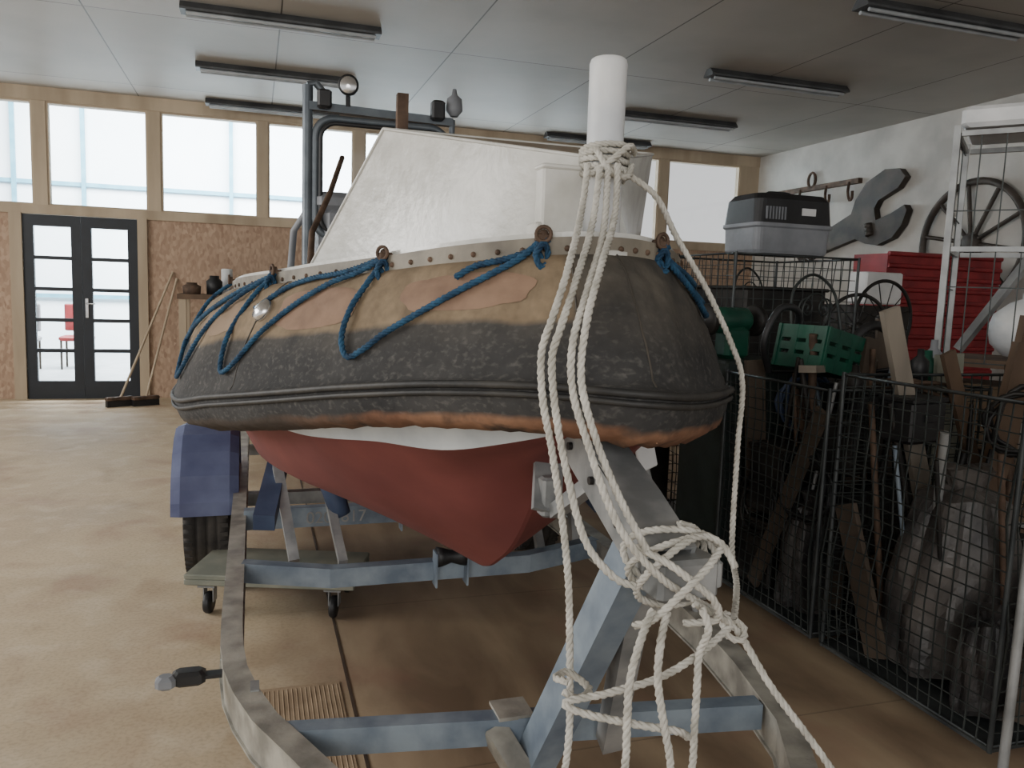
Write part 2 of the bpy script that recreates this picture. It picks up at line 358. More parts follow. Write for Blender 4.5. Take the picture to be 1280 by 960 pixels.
def collar_mat():
    m=bpy.data.materials.new('collar_canvas'); m.use_nodes=True; nt=m.node_tree;N=nt.nodes;L=nt.links;b=N['Principled BSDF']
    uv=N.new('ShaderNodeUVMap'); sp=N.new('ShaderNodeSeparateXYZ'); L.new(uv.outputs[0],sp.inputs[0])
    tc=N.new('ShaderNodeTexCoord')
    def nz(sc,de=6,st=(1,1,1),dist=0):
        mp=N.new('ShaderNodeMapping'); mp.inputs['Scale'].default_value=st; L.new(tc.outputs['Object'],mp.inputs[0])
        n=N.new('ShaderNodeTexNoise'); n.inputs['Scale'].default_value=sc; n.inputs['Detail'].default_value=de; n.inputs['Distortion'].default_value=dist; L.new(mp.outputs[0],n.inputs['Vector']); return n.outputs[0]
    def ramp(src,ps):
        r=N.new('ShaderNodeValToRGB'); el=r.color_ramp.elements
        for i,(p,c) in enumerate(ps):
            if i<2: el[i].position=p; el[i].color=c
            else: x=el.new(p); x.color=c
        L.new(src,r.inputs[0]); return r.outputs[0]
    def mth(op,a,b2):
        n=N.new('ShaderNodeMath'); n.operation=op
        for i,x in enumerate((a,b2)):
            if isinstance(x,(int,float)): n.inputs[i].default_value=x
            else: L.new(x,n.inputs[i])
        return n.outputs[0]
    def mix(f,a,b2,bt='MIX'):
        n=N.new('ShaderNodeMix'); n.data_type='RGBA'; n.blend_type=bt
        for i,x in((0,f),(6,a),(7,b2)):
            if isinstance(x,(int,float,tuple)): n.inputs[i].default_value=x
            else: L.new(x,n.inputs[i])
        return n.outputs[2]
    W_=(1,1,1,1);B_=(0,0,0,1)
    n1=nz(5);n2=nz(45,4);n3=nz(11,9)
    black_=ramp(n1,[(.3,lin((44,44,45))),(.7,lin((66,65,64)))])
    brown_=ramp(n3,[(.3,lin((110,95,76))),(.7,lin((146,128,104)))])
    scr=ramp(nz(60,10,(1,1,1.6),.3),[(.52,B_),(.8,(.6,.6,.6,1))]); 
    black_=mix(scr,black_,lin((112,109,104)))
    vv=mth('ADD',sp.outputs[1],mth('MULTIPLY',mth('SUBTRACT',n1,.5),.12))
    up=ramp(vv,[(.60,B_),(.64,W_)])
    tt=mth('ADD',sp.outputs[0],mth('MULTIPLY',mth('SUBTRACT',n1,.5),.01))
    a1=ramp(tt,[(.530,B_),(.538,W_)])
    a2=ramp(tt,[(.33,W_),(.34,B_)])
    zone=mth('MAXIMUM',a1,a2); f=mth('MULTIPLY',up,zone)
    bow=ramp(n3,[(.3,lin((62,60,57))),(.7,lin((102,96,87)))])
    bz=ramp(vv,[(.45,B_),(.85,W_)]); c=mix(bz,black_,bow)
    c=mix(f,c,brown_)
    lo=ramp(sp.outputs[1],[(.07,W_),(.10,B_)])
    cop=mix(ramp(n3,[(.36,B_),(.5,W_)]),lin((74,62,54)),ramp(n1,[(.35,lin((116,82,64))),(.65,lin((146,110,86)))]))
    nb=mth('MULTIPLY',ramp(tt,[(.36,B_),(.40,W_)]),ramp(tt,[(.62,W_),(.70,B_)]))
    oc=mix(nb,lin((72,64,58)),cop); c=mix(lo,c,oc)
    c=mix(.4,c,ramp(n2,[(.3,(.5,.5,.5,1)),(.7,W_)]),'MULTIPLY')
    L.new(c,b.inputs['Base Color']); b.inputs['Roughness'].default_value=.85; b.inputs['Specular IOR Level'].default_value=.3
    bp=N.new('ShaderNodeBump'); bp.inputs['Strength'].default_value=.55; bp.inputs['Distance'].default_value=.012
    L.new(mth('ADD',mth('MULTIPLY',n2,.3),nz(6,4,(1,1,.6))),bp.inputs['Height']); L.new(bp.outputs[0],b.inputs['Normal'])
    return m
NT=220; mb=MB(); vs=[];uvs=[]
PK=[i/2 for i in range(0,2*(len(PR)-1)+1)]
for i in range(NT+1):
    t=-10+20*i/NT
    for k in PK:
        p=CS(t,k)
        p=p+CN(t,k)*wrinkle(t,k)
        if k>18.4: p=p+V((0,0,1))*.010*noise.noise(V((t*5,k*.3,8)))
        vs.append(p); j=min(int(k),len(PR)-2); f=k-j
        uvs.append(((t+10)/20,PR[j][1]*(1-f)+PR[j+1][1]*f if k<20 else .0))
n=len(PK); fs=[(i*n+k,i*n+k+1,(i+1)*n+k+1,(i+1)*n+k) for i in range(NT) for k in range(n-1)]
mb.add(vs,fs,0,True)
col=mb.build('collar',collar_mat(),parent=boat)
ul=col.data.uv_layers.new(name='UVMap')
for lp in col.data.loops: ul.data[lp.index].uv=uvs[lp.vertex_index]
ridge=M('rub_strip',(34,34,34),(58,56,53),rough=.6,scale=12)
mb=MB()
for k,r in((11,.0075),(15.5,.006)): mb.tube([CS(-10+20*i/160,k)+CN(-10+20*i/160,k)*.002 for i in range(161)],r,8)
mb.build('rubbing_strake',ridge,parent=boat)
mb=MB()
for t in(-.05,.65,4.6): mb.tube([CS(t,.5+i*.5)+CN(t,.5+i*.5)*(.0005+wrinkle(t,.5+i*.5)) for i in range(16)],.002,6)
mb.build('seam',M('seam_dark',(56,52,47),(76,70,62)),parent=boat)
pr=M('faded_red_patch',(116,92,76),(144,117,96),rough=.85,scale=11,lo=.3,hi=.7,detail=9)
def patch(t0,t1,k0,k1,m,nm='patch',off=.0022):
    mb=MB(); nn=36; c=((t0+t1)/2,(k0+k1)/2); vs=[]
    for r in range(1,6):
        for i in range(nn):
            a=2*math.pi*i/nn; ca,sa=math.cos(a),math.sin(a); e=.7; wb=1+.16*noise.noise(V((ca*1.8+t0,sa*1.8,1)))
            x=abs(ca)**e*(1 if ca>=0 else -1)*(t1-t0)/2*r/5*wb; y=abs(sa)**e*(1 if sa>=0 else -1)*(k1-k0)/2*r/5*wb
            T,Kk=c[0]+x,c[1]+y
            vs.append(CS(T,Kk)+CN(T,Kk)*(off*(1 if r<5 else .6)+wrinkle(T,Kk)))
    cc=CS(*c)+CN(*c)*(off+wrinkle(*c)); vs.append(cc); fs=[]
    for r in range(4):
        for i in range(nn): j=(i+1)%nn; fs.append((r*nn+i,r*nn+j,(r+1)*nn+j,(r+1)*nn+i))
    for i in range(nn): fs.append((len(vs)-1,(i+1)%nn,i))
    mb.add(vs,fs,0,True)
    return mb.build(nm,[m],parent=boat,label='faded red-brown fabric patch')
patch(1.1,2.6,2.4,4.6,pr); patch(3.1,4.3,2.5,4.9,pr); patch(5.0,6.1,2.6,4.8,M('tan_patch',(122,104,85),(144,122,100),rough=.85))
c=CS(4.55,3.7); nn=CN(4.55,3.7)
MB().lathe(c,nn,[(.0,.024),(.012,.024),(.017,.020),(.03,.016),(.032,.004),(.032,0)],20).build('inflation_valve',chrome,parent=boat,label='round silver valve cap')
HS=[(1.46,1.09,(.0,1.10),(.01,1.11),(.02,1.16)),(1.58,1.045,(.06,1.05),(.14,1.06),(.2,1.16)),(1.72,.95,(.12,.985),(.25,1.02),(.31,1.16)),
(1.9,.75,(.18,.875),(.37,1.008),(.42,1.12)),(2.05,.64,(.29,.845),(.47,.99),(.51,1.09)),(2.25,.555,(.42,.815),(.55,.972),(.59,1.05)),(2.7,.52,(.57,.765),(.68,.955),(.70,.99)),
(3.5,.50,(.66,.72),(.735,.92),(.75,.93)),(5.0,.50,(.66,.72),(.735,.92),(.75,.93))]
def hrow(s):
    Y,kz,ch,wb,tp=s; r=[]
    L_=[tp,wb,((ch[0]+wb[0])/2+.006,(ch[1]+wb[1])/2-.004),ch,(ch[0]*.9,ch[1]-.1*(ch[1]-kz)-.006),(ch[0]*.47,(ch[1]*.47+kz*.53)-.004),(.006,kz)]
    for h,z in L_: r.append(V((BX-h,Y,z)))
    for h,z in reversed(L_): r.append(V((BX+h,Y,z)))
    return r
rows=[]
for i in range(len(HS)-1):
    for k in range(6):
        t=k/6; a=[hrow(HS[max(0,min(len(HS)-1,i+j))]) for j in(-1,0,1,2)]
        rows.append([crv(a[0][q],a[1][q],a[2][q],a[3][q],t) for q in range(14)])
rows.append(hrow(HS[-1]))
mb=MB(); K=14
# port and starboard shells are shaded separately so the stem stays a crisp edge
for (qa,qb) in((1,6),(6,7),(7,12)):
    w_=qb-qa+1; vs=[p for r in rows for p in r[qa:qb+1]]
    mb.add(vs,[(i*w_+q,i*w_+q+1,(i+1)*w_+q+1,(i+1)*w_+q) for i in range(len(rows)-1) for q in range(w_-1)],0,True)
for q in(0,12):
    vs=[]
    for r in rows: vs+=[r[q],r[q+1]]
    mb.add(vs,[(2*i,2*i+1,2*i+3,2*i+2) for i in range(len(rows)-1)],1,True)
mb.add(rows[-1],[tuple(range(14))],0)
mb.build('hull',[redhull,whitehull],parent=boat,label='dull brick red painted V hull with white band')
def swe(off_in,off_out,z0,z1):
    m_=MB(); vs=[]; NN=160
    for i in range(NN+1):
        t=-10+20*i/NN; g,o,zt,zb=frame(t); d=(o-g).normalized()
        a=g-d*off_in; b=g+d*off_out
        for q,z in((a,z0),(b,z0),(b,z1),(a,z1)): vs.append(V((BX+q.x,q.y,zt+z)))
    fs=[]
    for i in range(NN):
        for k in range(4): l=(k+1)%4; fs.append((i*4+k,i*4+l,i*4+4+l,i*4+4+k))
    return m_.add(vs,fs)
g=swe(.03,.012,-.015,.032)
for i in range(0,70):
    t=-9.5+19*i/69; gg,o,zt,zb=frame(t); d=(o-gg).normalized(); p=V((BX+gg.x,gg.y,zt+.010))+d*.013; g.lathe(p,d,[(.006,0),(.005,.003),(.0,.005)],8,1)
gw=M('gunwale_paint',(100,94,84),(134,127,113),rough=.6,scale=10)
g.build('gunwale',[gw,rust],parent=boat,label='painted gunwale strip with rusty bolt heads')
swe(.045,.0,.032,.042).build('gunwale_cap',whitepaint,parent=boat)
mb=MB(); ring=[]
for i in range(81):
    t=10*i/80; gg,o,zt,zb=frame(t); ring.append((BX+gg.x,gg.y,zt+.02,BX-gg.x))
vs=[]
for a in ring: vs+=[V((a[0]+.02 if a[0]<BX-.02 else a[0],a[1],a[2])),V((a[3]-.02 if a[3]>BX+.02 else a[3],a[1],a[2]))]
mb.add(vs,[(2*i,2*i+1,2*i+3,2*i+2) for i in range(80)]); mb.build('deck',M('deck_paint',(150,148,140),(172,170,162)),parent=boat)
Bl=V((.14,2.35,1.405));Al=V((.294,1.96,1.75));Dl=V((.625,1.515,1.650));Fl=V((.565,1.51,1.48))
mir=lambda p:V((2*BX-p.x,p.y,p.z))
Br,Ar,Dr,Fr=map(mir,(Bl,Al,Dl,Fl))
mb=MB(); P_=[Bl,Al,Dl,Fl,Br,Ar,Dr,Fr]
def grid(a,b,c,d,n=10):
    vs=[a.lerp(b,i/n).lerp(d.lerp(c,i/n),j/n) for i in range(n+1) for j in range(n+1)]
    return vs,[(i*(n+1)+j,i*(n+1)+j+1,(i+1)*(n+1)+j+1,(i+1)*(n+1)+j) for i in range(n) for j in range(n)]
vs,fs=grid(Bl,Al,Dl,Fl); mb.add(vs,fs,0,True); vs,fs=grid(Br,Ar,Dr,Fr); mb.add(vs,fs,0,True)
mb.add(P_,[(3,7,6,2)],0); mb.add(P_,[(1,2,6,5)],1); mb.add(P_,[(0,1,5,4)],0)
can=mb.build('spray_hood',[whitepaint,beigepaint],parent=boat,label='angular glossy off-white spray hood')
mb=MB()
for e in((Al,Bl),(Al,Dl),(Ar,Dr),(Al,Ar)): mb.tube([e[0],e[1]],.004,6)
mb.build('hood_edge',whitepaint,parent=boat)
mb=MB(); mb.rbox((.578,1.49,1.55),(.105,.045,.14),.004); mb.rbox((.578,1.488,1.618),(.112,.05,.010),.003)
mb.build('hood_bracket',whitepaint,parent=boat,label='white painted block beside the post')
mb=MB(); mb.rbox((.545,1.50,1.488),(.06,.06,.05),.004); mb.tube([Bl+V((-.005,0,.008)),Fl+V((-.02,-.01,.008))],.007,8); mb.build('hood_beading',whitepaint,parent=boat)
prof=[(.0,0),(.037,0),(.036,.1),(.0355,.2),(.036,.33),(.0365,.352),(.034,.36),(.03,.363),(.0,.363)]
MB().lathe((BX-.003,1.462,1.462),(0.0,0,1),prof,28).build('bow_post',whitepost,parent=boat,label='white painted round mooring post')
MB().lathe((BX,1.462,1.452),(0,0,1),[(.06,0),(.06,.008),(.045,.014),(.038,.03)],24).build('post_collar',whitepaint,parent=boat)
for t in(1,3,5,7,8.6,-1,-3,-5,-7):
    gg,o,zt,zb=frame(t); d=(o-gg).normalized(); p=V((BX+gg.x,gg.y,zt+.02))+d*.01
    mb=MB(); mb.rbox(p+V((0,0,.012)),(.03,.022,.016),.003); tn=V((-d.y,d.x,0))
    mb.tube([p+V((0,0,.018))+d*.012+tn*math.cos(a)*.014+V((0,0,1))*math.sin(a)*.014 for a in [2*math.pi*i/16 for i in range(16)]],.004,6,closed=True)
    mb.lathe(p+V((0,0,.018)),d,[(.01,0),(.01,.008),(.0,.012)],10)
    mb.build('rope_eye',rust,parent=boat,label='rusty iron eye with ring')
def grab(pts,lab='blue twisted grab rope looped along the collar'):
    mb=MB(); 
    path=[CS(t,k)+CN(t,k)*(.011+wrinkle(t,k))+(V((0,0,.02)) if k<.6 else V((0,0,0))) for t,k in pts]
    rope(mb,path,.0072,.04); mb.build('grab_rope',ropeb,parent=boat,label=lab)
grab([(1.0,.2),(1.2,1.4),(1.5,2.7),(1.85,3.8),(2.25,4.8),(2.6,5.6),(2.85,6.3),(3.0,6.5),(3.12,5.6),(3.14,4.2),(3.08,2.4),(3.0,.2)])
grab([(1.0,.3),(1.15,1.0),(1.4,1.7),(1.7,2.1),(1.9,2.9)])
grab([(3.0,.2),(3.3,1.3),(3.6,2.4),(4.0,3.6),(4.35,5.0),(4.65,6.4),(4.85,6.6),(4.98,5.0),(5.02,2.4),(5.0,.2)])
grab([(3.0,.3),(3.5,1.1),(4.0,1.5),(4.4,2.2),(4.7,3.6)])
grab([(5.0,.2),(5.25,1.9),(5.5,3.4),(5.8,4.8),(6.15,6.4),(6.5,6.7),(6.85,5),(7.0,2.6),(7.0,.2)])
grab([(5.0,.3),(5.6,2.5),(6.3,4.0),(7.0,5.2),(7.6,5.8),(8.2,4.0),(8.6,.2)])
grab([(-1,.2),(-1.2,1.7),(-1.6,3.2),(-2.1,4.2),(-2.5,4.2),(-2.9,3.0),(-3,.2)])
grab([(-1,.4),(-1.35,2.2),(-1.8,3.4),(-2.3,3.6),(-2.8,2.4),(-3,.4)])
grab([(-1,.4),(-1.2,1.2),(-1.7,2.0),(-2.3,2.4),(-2.8,1.6),(-3,.3)])
grab([(-3,.2),(-3.6,2.6),(-4.2,4.4),(-4.8,3.4),(-5,.2)])
for t in(1.0,3.0,5.0,-1.0):
    mb=MB(); p=CS(t,.9)+CN(t,.9)*.014+V((0,0,.012))
    rope(mb,[p+V((math.cos(a)*.012,math.sin(a)*.008-.004,.013*math.sin(a*1.6)-.003*i)) for i,a in enumerate([j*.9 for j in range(14)])],.0068,.04); mb.build('rope_knot',ropeb,parent=boat)
mb=MB(); mb.rbox((.63,4.45,1.56),(.62,.4,.46),.05); mb.rbox((.63,4.4,1.80),(.66,.3,.1),.03)
mb.build('helm_console',greypl,parent=boat,label='grey helm console')
def rrect(x0,x1,z0,z1,r,y,n=6):
    pts=[]
    for cx,cz,a0 in((x1-r,z1-r,0),(x0+r,z1-r,90),(x0+r,z0+r,180),(x1-r,z0+r,270)):
        for i in range(n+1): a=math.radians(a0+90*i/n); pts.append(V((cx+r*math.cos(a),y,cz+r*math.sin(a))))
    return pts
framem=M('windscreen_frame',(76,84,91),(106,113,119),rough=.4,metal=.3)
mb=MB(); mb.tube(rrect(.325,.965,1.64,2.19,.08,4.27),.011,8,closed=True); mb.build('windscreen_seal',black,parent=boat)
mb=MB()
mb.tube(rrect(.30,.985,1.62,2.215,.09,4.29),.020,8,closed=True)
mb.cyl((.262,4.3,1.33),(.262,4.3,2.37),.026); mb.cyl((1.01,4.3,1.33),(1.01,4.3,2.27),.016)
mb.beam((.26,4.3,2.27),(1.01,4.3,2.255),.05,.04,side=(0,1,0)); mb.tube([(.262,4.3,2.37),(.3,4.3,2.385),(.37,4.3,2.31)],.02)
mb.build('windscreen_frame',framem,parent=boat)
MB().tube([(.43,4.25,2.02),(.34,3.9,1.8),(.24,3.6,1.6),(.22,3.5,1.34)],.014).build('hand_rail',rust,parent=boat)
MB().tube([(.262,4.3,1.75),(.2,4.4,1.65),(.18,4.5,1.33)],.018).build('hand_rail',greypl,parent=boat)
MB().box((.64,4.285,1.93),(.64,.006,.56)).build('windscreen',glassm('screen_glass',(.98,.99,1,1),.04),parent=boat)
mb=MB(); mb.lathe((.46,4.26,2.38),(-.2,-1,0),[(.0,-.05),(.035,-.05),(.05,-.01),(.052,.02),(.045,.025)],20); mb.lathe((.46,4.26,2.38),(-.2,-1,0),[(.045,.02),(.03,.028),(0,.03)],20,1); mb.cyl((.46,4.28,2.28),(.46,4.28,2.34),.012)
mb.build('spotlight',[black,chrome],parent=boat,label='round spotlight with chrome lens')
MB().rbox((.34,4.25,2.30),(.07,.06,.09),.01).build('navigation_light',black,parent=boat)
MB().rbox((.92,4.25,2.30),(.07,.06,.1),.01).build('navigation_light',black,parent=boat)
MB().lathe((1.01,4.26,2.34),(0,0,1),[(.02,-.06),(.045,-.03),(.04,.03),(.015,.05),(.01,.08),(0,.08)],14).build('signal_horn',greypl,parent=boat)
MB().beam((.655,3.8,1.33),(.655,3.8,2.26),.05,.05).build('mast_stub',rust,parent=boat,label='rusty brown square upright')
# ================================================================ TRAILER
TX=.6
tr=empty('boat_trailer',(TX,3.0,0),'galvanised steel boat trailer with winch post, blue mudguards and rollers','trailer')
def chan(path,nm='frame_rail'):
    mb=MB(); mb.sweep(path,.05,.085); 
    up=[V(p)+V((0,0,.044)) for p in path]; mb.sweep(up,.056,.006)
    lo=[V(p)-V((0,0,.044)) for p in path]; mb.sweep(lo,.062,.006)
    mb.build(nm,steel,parent=tr)
chan([(-.06,6.0,.405),(-.06,2.3,.405),(-.059,2.2,.405),(-.056,2.08,.405),(-.045,1.95,.405),(-.02,1.83,.405),(.02,1.70,.405),(.075,1.58,.405),(.5,.62,.405)])
chan([(1.26,6,.405),(1.26,2.3,.405),(1.258,2.12,.405),(1.245,1.95,.405),(1.2,1.68,.405),(1.13,1.4,.405),(.68,.55,.405)])
mb=MB(); mb.beam((.05,1.655,.42),(1.12,1.50,.42),.045,.06,side=(0,1,0)); mb.build('cross_member',galvblue,parent=tr)
mb=MB(); mb.beam((-.04,2.72,.42),(.25,2.66,.40),.05,.065,side=(0,1,0)); mb.beam((.24,2.66,.40),(.95,2.66,.40),.05,.065,side=(0,1,0)); mb.beam((.94,2.66,.40),(1.24,2.72,.42),.05,.065,side=(0,1,0)); mb.build('cross_member',galvblue,parent=tr)
mb=MB(); mb.beam((-.04,3.3,.43),(1.24,3.3,.43),.05,.08,side=(0,1,0)); mb.build('cross_member',galvblue,parent=tr)
for y in(4.0,5.2):
    mb=MB(); mb.beam((-.14,y,.33),(1.34,y,.33),.06,.06,side=(0,1,0)); mb.build('axle' if y<5 else 'cross_member',galv,parent=tr)
cu=bpy.data.curves.new('txt','FONT'); cu.body='0203817'; cu.size=.07; cu.extrude=.001
to=bpy.data.objects.new('txt',cu); COL.objects.link(to); bpy.context.view_layer.update()
me=bpy.data.meshes.new_from_object(to); bpy.data.objects.remove(to)
lt=bpy.data.objects.new('serial_lettering',me); COL.objects.link(lt); me.materials.clear(); me.materials.append(alu); lt.parent=tr
lt.rotation_euler=(math.pi/2,0,0); lt.location=V((.2,3.272,.405))-V((TX,3,0)); lt['label']='pale stencilled serial number'
def roller(y,z):
    for s in(-.055,.055): MB().box((BX+s,y,z-.01),(.006,.06,.12)).build('roller_bracket',galvblue,parent=tr)
    MB().lathe((BX-.05,y,z+.03),(1,0,0),[(0,0),(.036,0),(.032,.02),(.022,.05),(.032,.08),(.036,.1),(0,.1)],18).build('keel_roller',black,parent=tr)
roller(2.62,.425);roller(3.3,.42)
for s in(-1,1):
    x=BX+s*.52
    mb=MB(); mb.beam((x,2.75,.43),(x+s*.05,2.95,.72),.035,.035); mb.beam((x-s*.16,2.7,.43),(x-s*.12,3.0,.66),.03,.03); mb.build('support_arm',galv,parent=tr)
    mb=MB(); mb.beam((x+s*.1,2.72,.58),(x+s*.04,3.1,.71),.07,.06); mb.build('bunk_pad',bluerub,parent=tr)
    mb=MB(); mb.lathe((x-s*.17,2.88,.55),(s*.35,0,1),[(0,0),(.035,0),(.038,.05),(.038,.12),(.03,.15),(0,.15)],14); mb.build('hull_roller',bluerub,parent=tr)
mb=MB(); mb.beam((.58,1.55,.34),(.645,1.24,.92),.06,.075); mb.build('winch_post',galvblue,parent=tr)
mb=MB(); mb.beam((.74,1.5,.40),(.665,1.26,.86),.045,.045); mb.build('post_brace',galv,parent=tr)
mb=MB(); mb.box((.545,1.60,.452),(.08,.08,.008)); mb.beam((.5,1.58,.42),(.575,1.42,.30),.05,.04); mb.build('gusset_plate',steel,parent=tr)
a0=V((0,1.47,1.075)); t0=(V((0,1.13,.94))-a0); LA=t0.length; t0.normalize(); n0=V((0,-t0.z,t0.y)); n0=-n0 if n0.z<0 else n0
def arm_poly():
    R=.042; out=[]
    for i in range(9):
        a=math.radians(90+180*i/8); out.append((math.cos(a)*R,math.sin(a)*R))
    return out+[(LA*.72,-.045),(LA,-.036),(LA,.032),(LA*.6,.040)]
mb=MB(); pl=arm_poly()
for xx in(BX-.042,BX+.034): mb.extr(pl,lambda s,h,d:a0+t0*s+n0*h+V((xx+d,0,0)),.008)
topc=[(0.02,.036),(0.02,.042),(LA*.6,.043),(LA,.035),(LA,.030),(LA*.6,.038)]
mb.extr(topc,lambda s,h,d:a0+t0*s+n0*h+V((BX-.042+d,0,0)),.084)
mb.rbox((BX+.015,1.125,.925),(.11,.08,.07),.008); mb.rbox((BX+.065,1.12,.93),(.03,.06,.05),.006)
mb.build('winch_arm',galv,parent=tr)
for s_ in(.0,.12,.25):
    q=a0+t0*s_; MB().cyl((BX-.05,q.y,q.z-.002),(BX+.05,q.y,q.z-.002),.008,10).build('bolt',darkmetal,parent=tr)
mb=MB(); mb.lathe((BX-.034,1.50,1.06),(1,0,0),[(0,0),(.024,0),(.028,.016),(.02,.034),(.028,.052),(.024,.068),(0,.068)],18)
mb.build('bow_roller',black,parent=tr)
mb=MB(); mb.tube([(BX+.045,1.2,.96),(BX+.08,1.2,.96),(BX+.085,1.16,.88),(BX+.11,1.16,.88)],.006); mb.build('winch_handle',galv,parent=tr)
mb=MB(); mb.beam((BX-.04,1.60,.90),(BX-.01,1.68,1.0),.012,.07,side=(0,1,0)); mb.rbox((BX-.03,1.62,.93),(.04,.04,.09),.006); mb.beam((BX-.02,1.6,.9),(BX,1.45,1.0),.03,.03)
mb.build('bow_stop',galv,parent=tr)
mb=MB(); mb.rbox((1.045,1.98,.935),(.07,.012,.085),.004,Matrix.Rotation(-.25,3,'Y')@Matrix.Rotation(.3,3,'Z')); mb.build('side_reflector',whitebox,parent=tr,label='small white reflector plate')
mb=MB(); mb.tube([(1.05,1.99,.91),(1.12,2.0,.7),(1.25,2.0,.45)],.009); mb.build('reflector_stem',galv,parent=tr)
def wheel(x,y,s):
    w=MB(); r=.29
    pf=[(.17,-.085),(.19,-.095),(.24,-.1),(.275,-.095),(.29,-.08),(.295,-.05),(.285,-.045),(.285,-.04),(.296,-.035),(.296,-.005),(.285,0),(.285,.005),(.296,.01),(.295,.04),(.285,.045),(.295,.05),(.29,.08),(.275,.095),(.24,.1),(.19,.095),(.17,.085)]
    w.lathe((x,y,r+.006),(1,0,0),pf,40)
    for i in range(44):
        a=2*math.pi*i/44
        for u in(-.075,.075):
            w.box((x+u,y+.286*math.cos(a),r+.006+.286*math.sin(a)),(.035,.022,.020),Matrix.Rotation(a,3,'X'))
    t=w.build('tyre',rubber,parent=tr)
    w=MB(); w.lathe((x,y,r+.006),(s,0,0),[(.172,-.08),(.165,-.03),(.16,.03),(.172,.085),(.15,.07),(.13,.05),(.06,.055),(.05,.08),(.0,.085)],28); w.build('wheel_rim',galv,parent=tr)
    f=MB(); R=.345; vs=[];fs=[]; n=18
    for i in range(n+1):
        a=math.radians(12+164*i/n); rr=R+(.008 if i%2 else 0)
        for u,q in((-.135,-.05),(-.135,0),(-.1,.014),(.1,.014),(.135,0),(.135,-.05)):
            vs.append(V((x+u,y+math.cos(a)*(rr+q),r+.045+math.sin(a)*(rr+q))))
    for i in range(n):
        for k in range(5): fs.append((i*6+k,i*6+k+1,i*6+7+k,i*6+6+k))
    f.add(vs,fs); f=f.build('mudguard',bluepl,parent=tr,label='ribbed blue plastic mudguard')
    m=f.modifiers.new('s','SOLIDIFY'); m.thickness=.006
wheel(-.205,3.98,-1); wheel(1.405,3.98,1)
mb=MB(); mb.box((-.10,1.96,.435),(.05,.03,.008)); mb.rbox((-.15,1.96,.435),(.075,.045,.036),.008); mb.build('marker_lamp',black,parent=tr,label='black side marker lamp')
mb=MB(); mb.rbox((-.20,1.945,.435),(.045,.04,.032),.008); mb.build('lamp_lens',greypl,parent=tr,label='clear lamp lens')
mb=MB(); mb.box((.0,1.84,.44),(.02,.05,.03)); mb.build('cable_clip',galv,parent=tr)
# ================================================================ WHITE ROPES
rp=MB()
def R_(pts): rope(rp,pts,.0066,.040,.008)
R_([(.587,1.40,1.616),(.563,1.36,1.532),(.487,1.22,1.426),(.444,1.17,1.343),(.427,1.17,1.286),(.432,1.17,1.211),(.450,1.17,1.133),(.471,1.17,1.028),(.488,1.17,.919),(.496,1.17,.808),(.494,1.15,.68),(.490,1.15,.597),(.5,1.2,.47)])
R_([(.603,1.38,1.608),(.567,1.32,1.50),(.492,1.20,1.40),(.449,1.15,1.325),(.437,1.15,1.276),(.448,1.15,1.188),(.465,1.13,1.09),(.490,1.11,.996),(.535,1.10,.94),(.57,1.09,.925)])
R_([(.619,1.38,1.602),(.580,1.30,1.486),(.504,1.18,1.387),(.462,1.13,1.302),(.466,1.13,1.228),(.484,1.10,1.147),(.510,1.08,1.066),(.545,1.07,1.003),(.600,1.06,.945),(.66,1.07,.905),(.758,1.10,.84),(.808,1.05,.747),(.889,1.0,.631),(.96,.94,.5)])
R_([(.638,1.38,1.617),(.614,1.33,1.518),(.535,1.20,1.427),(.484,1.13,1.339),(.474,1.12,1.254),(.490,1.10,1.171),(.525,1.08,1.08),(.575,1.07,.99)])
R_([(.670,1.42,1.611),(.74,1.42,1.57),(.805,1.45,1.50),(.880,1.45,1.40),(.950,1.455,1.29),(1.003,1.48,1.20),(1.016,1.50,1.052),(.985,1.45,.851),(.9,1.3,.82),(.76,1.10,.835)])
W_pts=[]
for i in range(0,5*16+1):
    a=2*math.pi*i/16; W_pts.append((BX-.003+.0445*math.cos(a),1.462+.0445*math.sin(a),1.60+.0115*i/16+.006*math.sin(a*.9)))
R_(W_pts)
R_([(.61,1.42,1.65),(.62,1.40,1.62),(.64,1.395,1.60),(.67,1.40,1.60),(.69,1.43,1.625)])
R_([(.60,1.42,1.60),(.63,1.395,1.625),(.67,1.40,1.655),(.70,1.44,1.65)])
# tight turns around the end of the winch arm
for j,(dy,dz,ph) in enumerate(((0,0,0),(.022,.010,.4),(.045,.018,.9))):
    pts=[]
    for i in range(15):
        a=ph+2*math.pi*i/13
        pts.append((BX+.012+.078*math.cos(a),1.105+dy+.02*math.sin(a*2+j)-.028*math.cos(a*.5),.935+dz+.062*math.sin(a)+.012*math.cos(a+j)))
    R_(pts)
R_([(.575,1.10,.985),(.60,1.05,.975),(.64,1.035,.945),(.68,1.035,.91),(.70,1.06,.87),(.66,1.09,.855)])
R_([(.70,1.06,.985),(.66,1.035,.965),(.61,1.03,.925),(.58,1.05,.885),(.56,1.07,.87)])
R_([(.58,1.05,.90),(.54,1.01,.87),(.522,1.0,.82),(.521,1.0,.76),(.522,1.0,.70),(.527,1.02,.58)])
R_([(.6,1.04,.90),(.575,1.01,.87),(.568,1.0,.815),(.583,1.0,.74),(.598,1.0,.67),(.605,1.02,.55)])
R_([(.66,1.04,.90),(.668,1.03,.87),(.667,1.05,.82),(.667,1.05,.76),(.667,1.05,.70),(.667,1.05,.62),(.665,1.07,.5)])
R_([(.758,1.1,.84),(.69,1.075,.812),(.607,1.06,.785),(.52,1.06,.770),(.452,1.07,.758),(.475,1.05,.748),(.543,1.02,.738),(.612,1.01,.722),(.65,1.04,.69)])
R_([(.66,1.06,.90),(.71,1.08,.87),(.758,1.10,.84)])
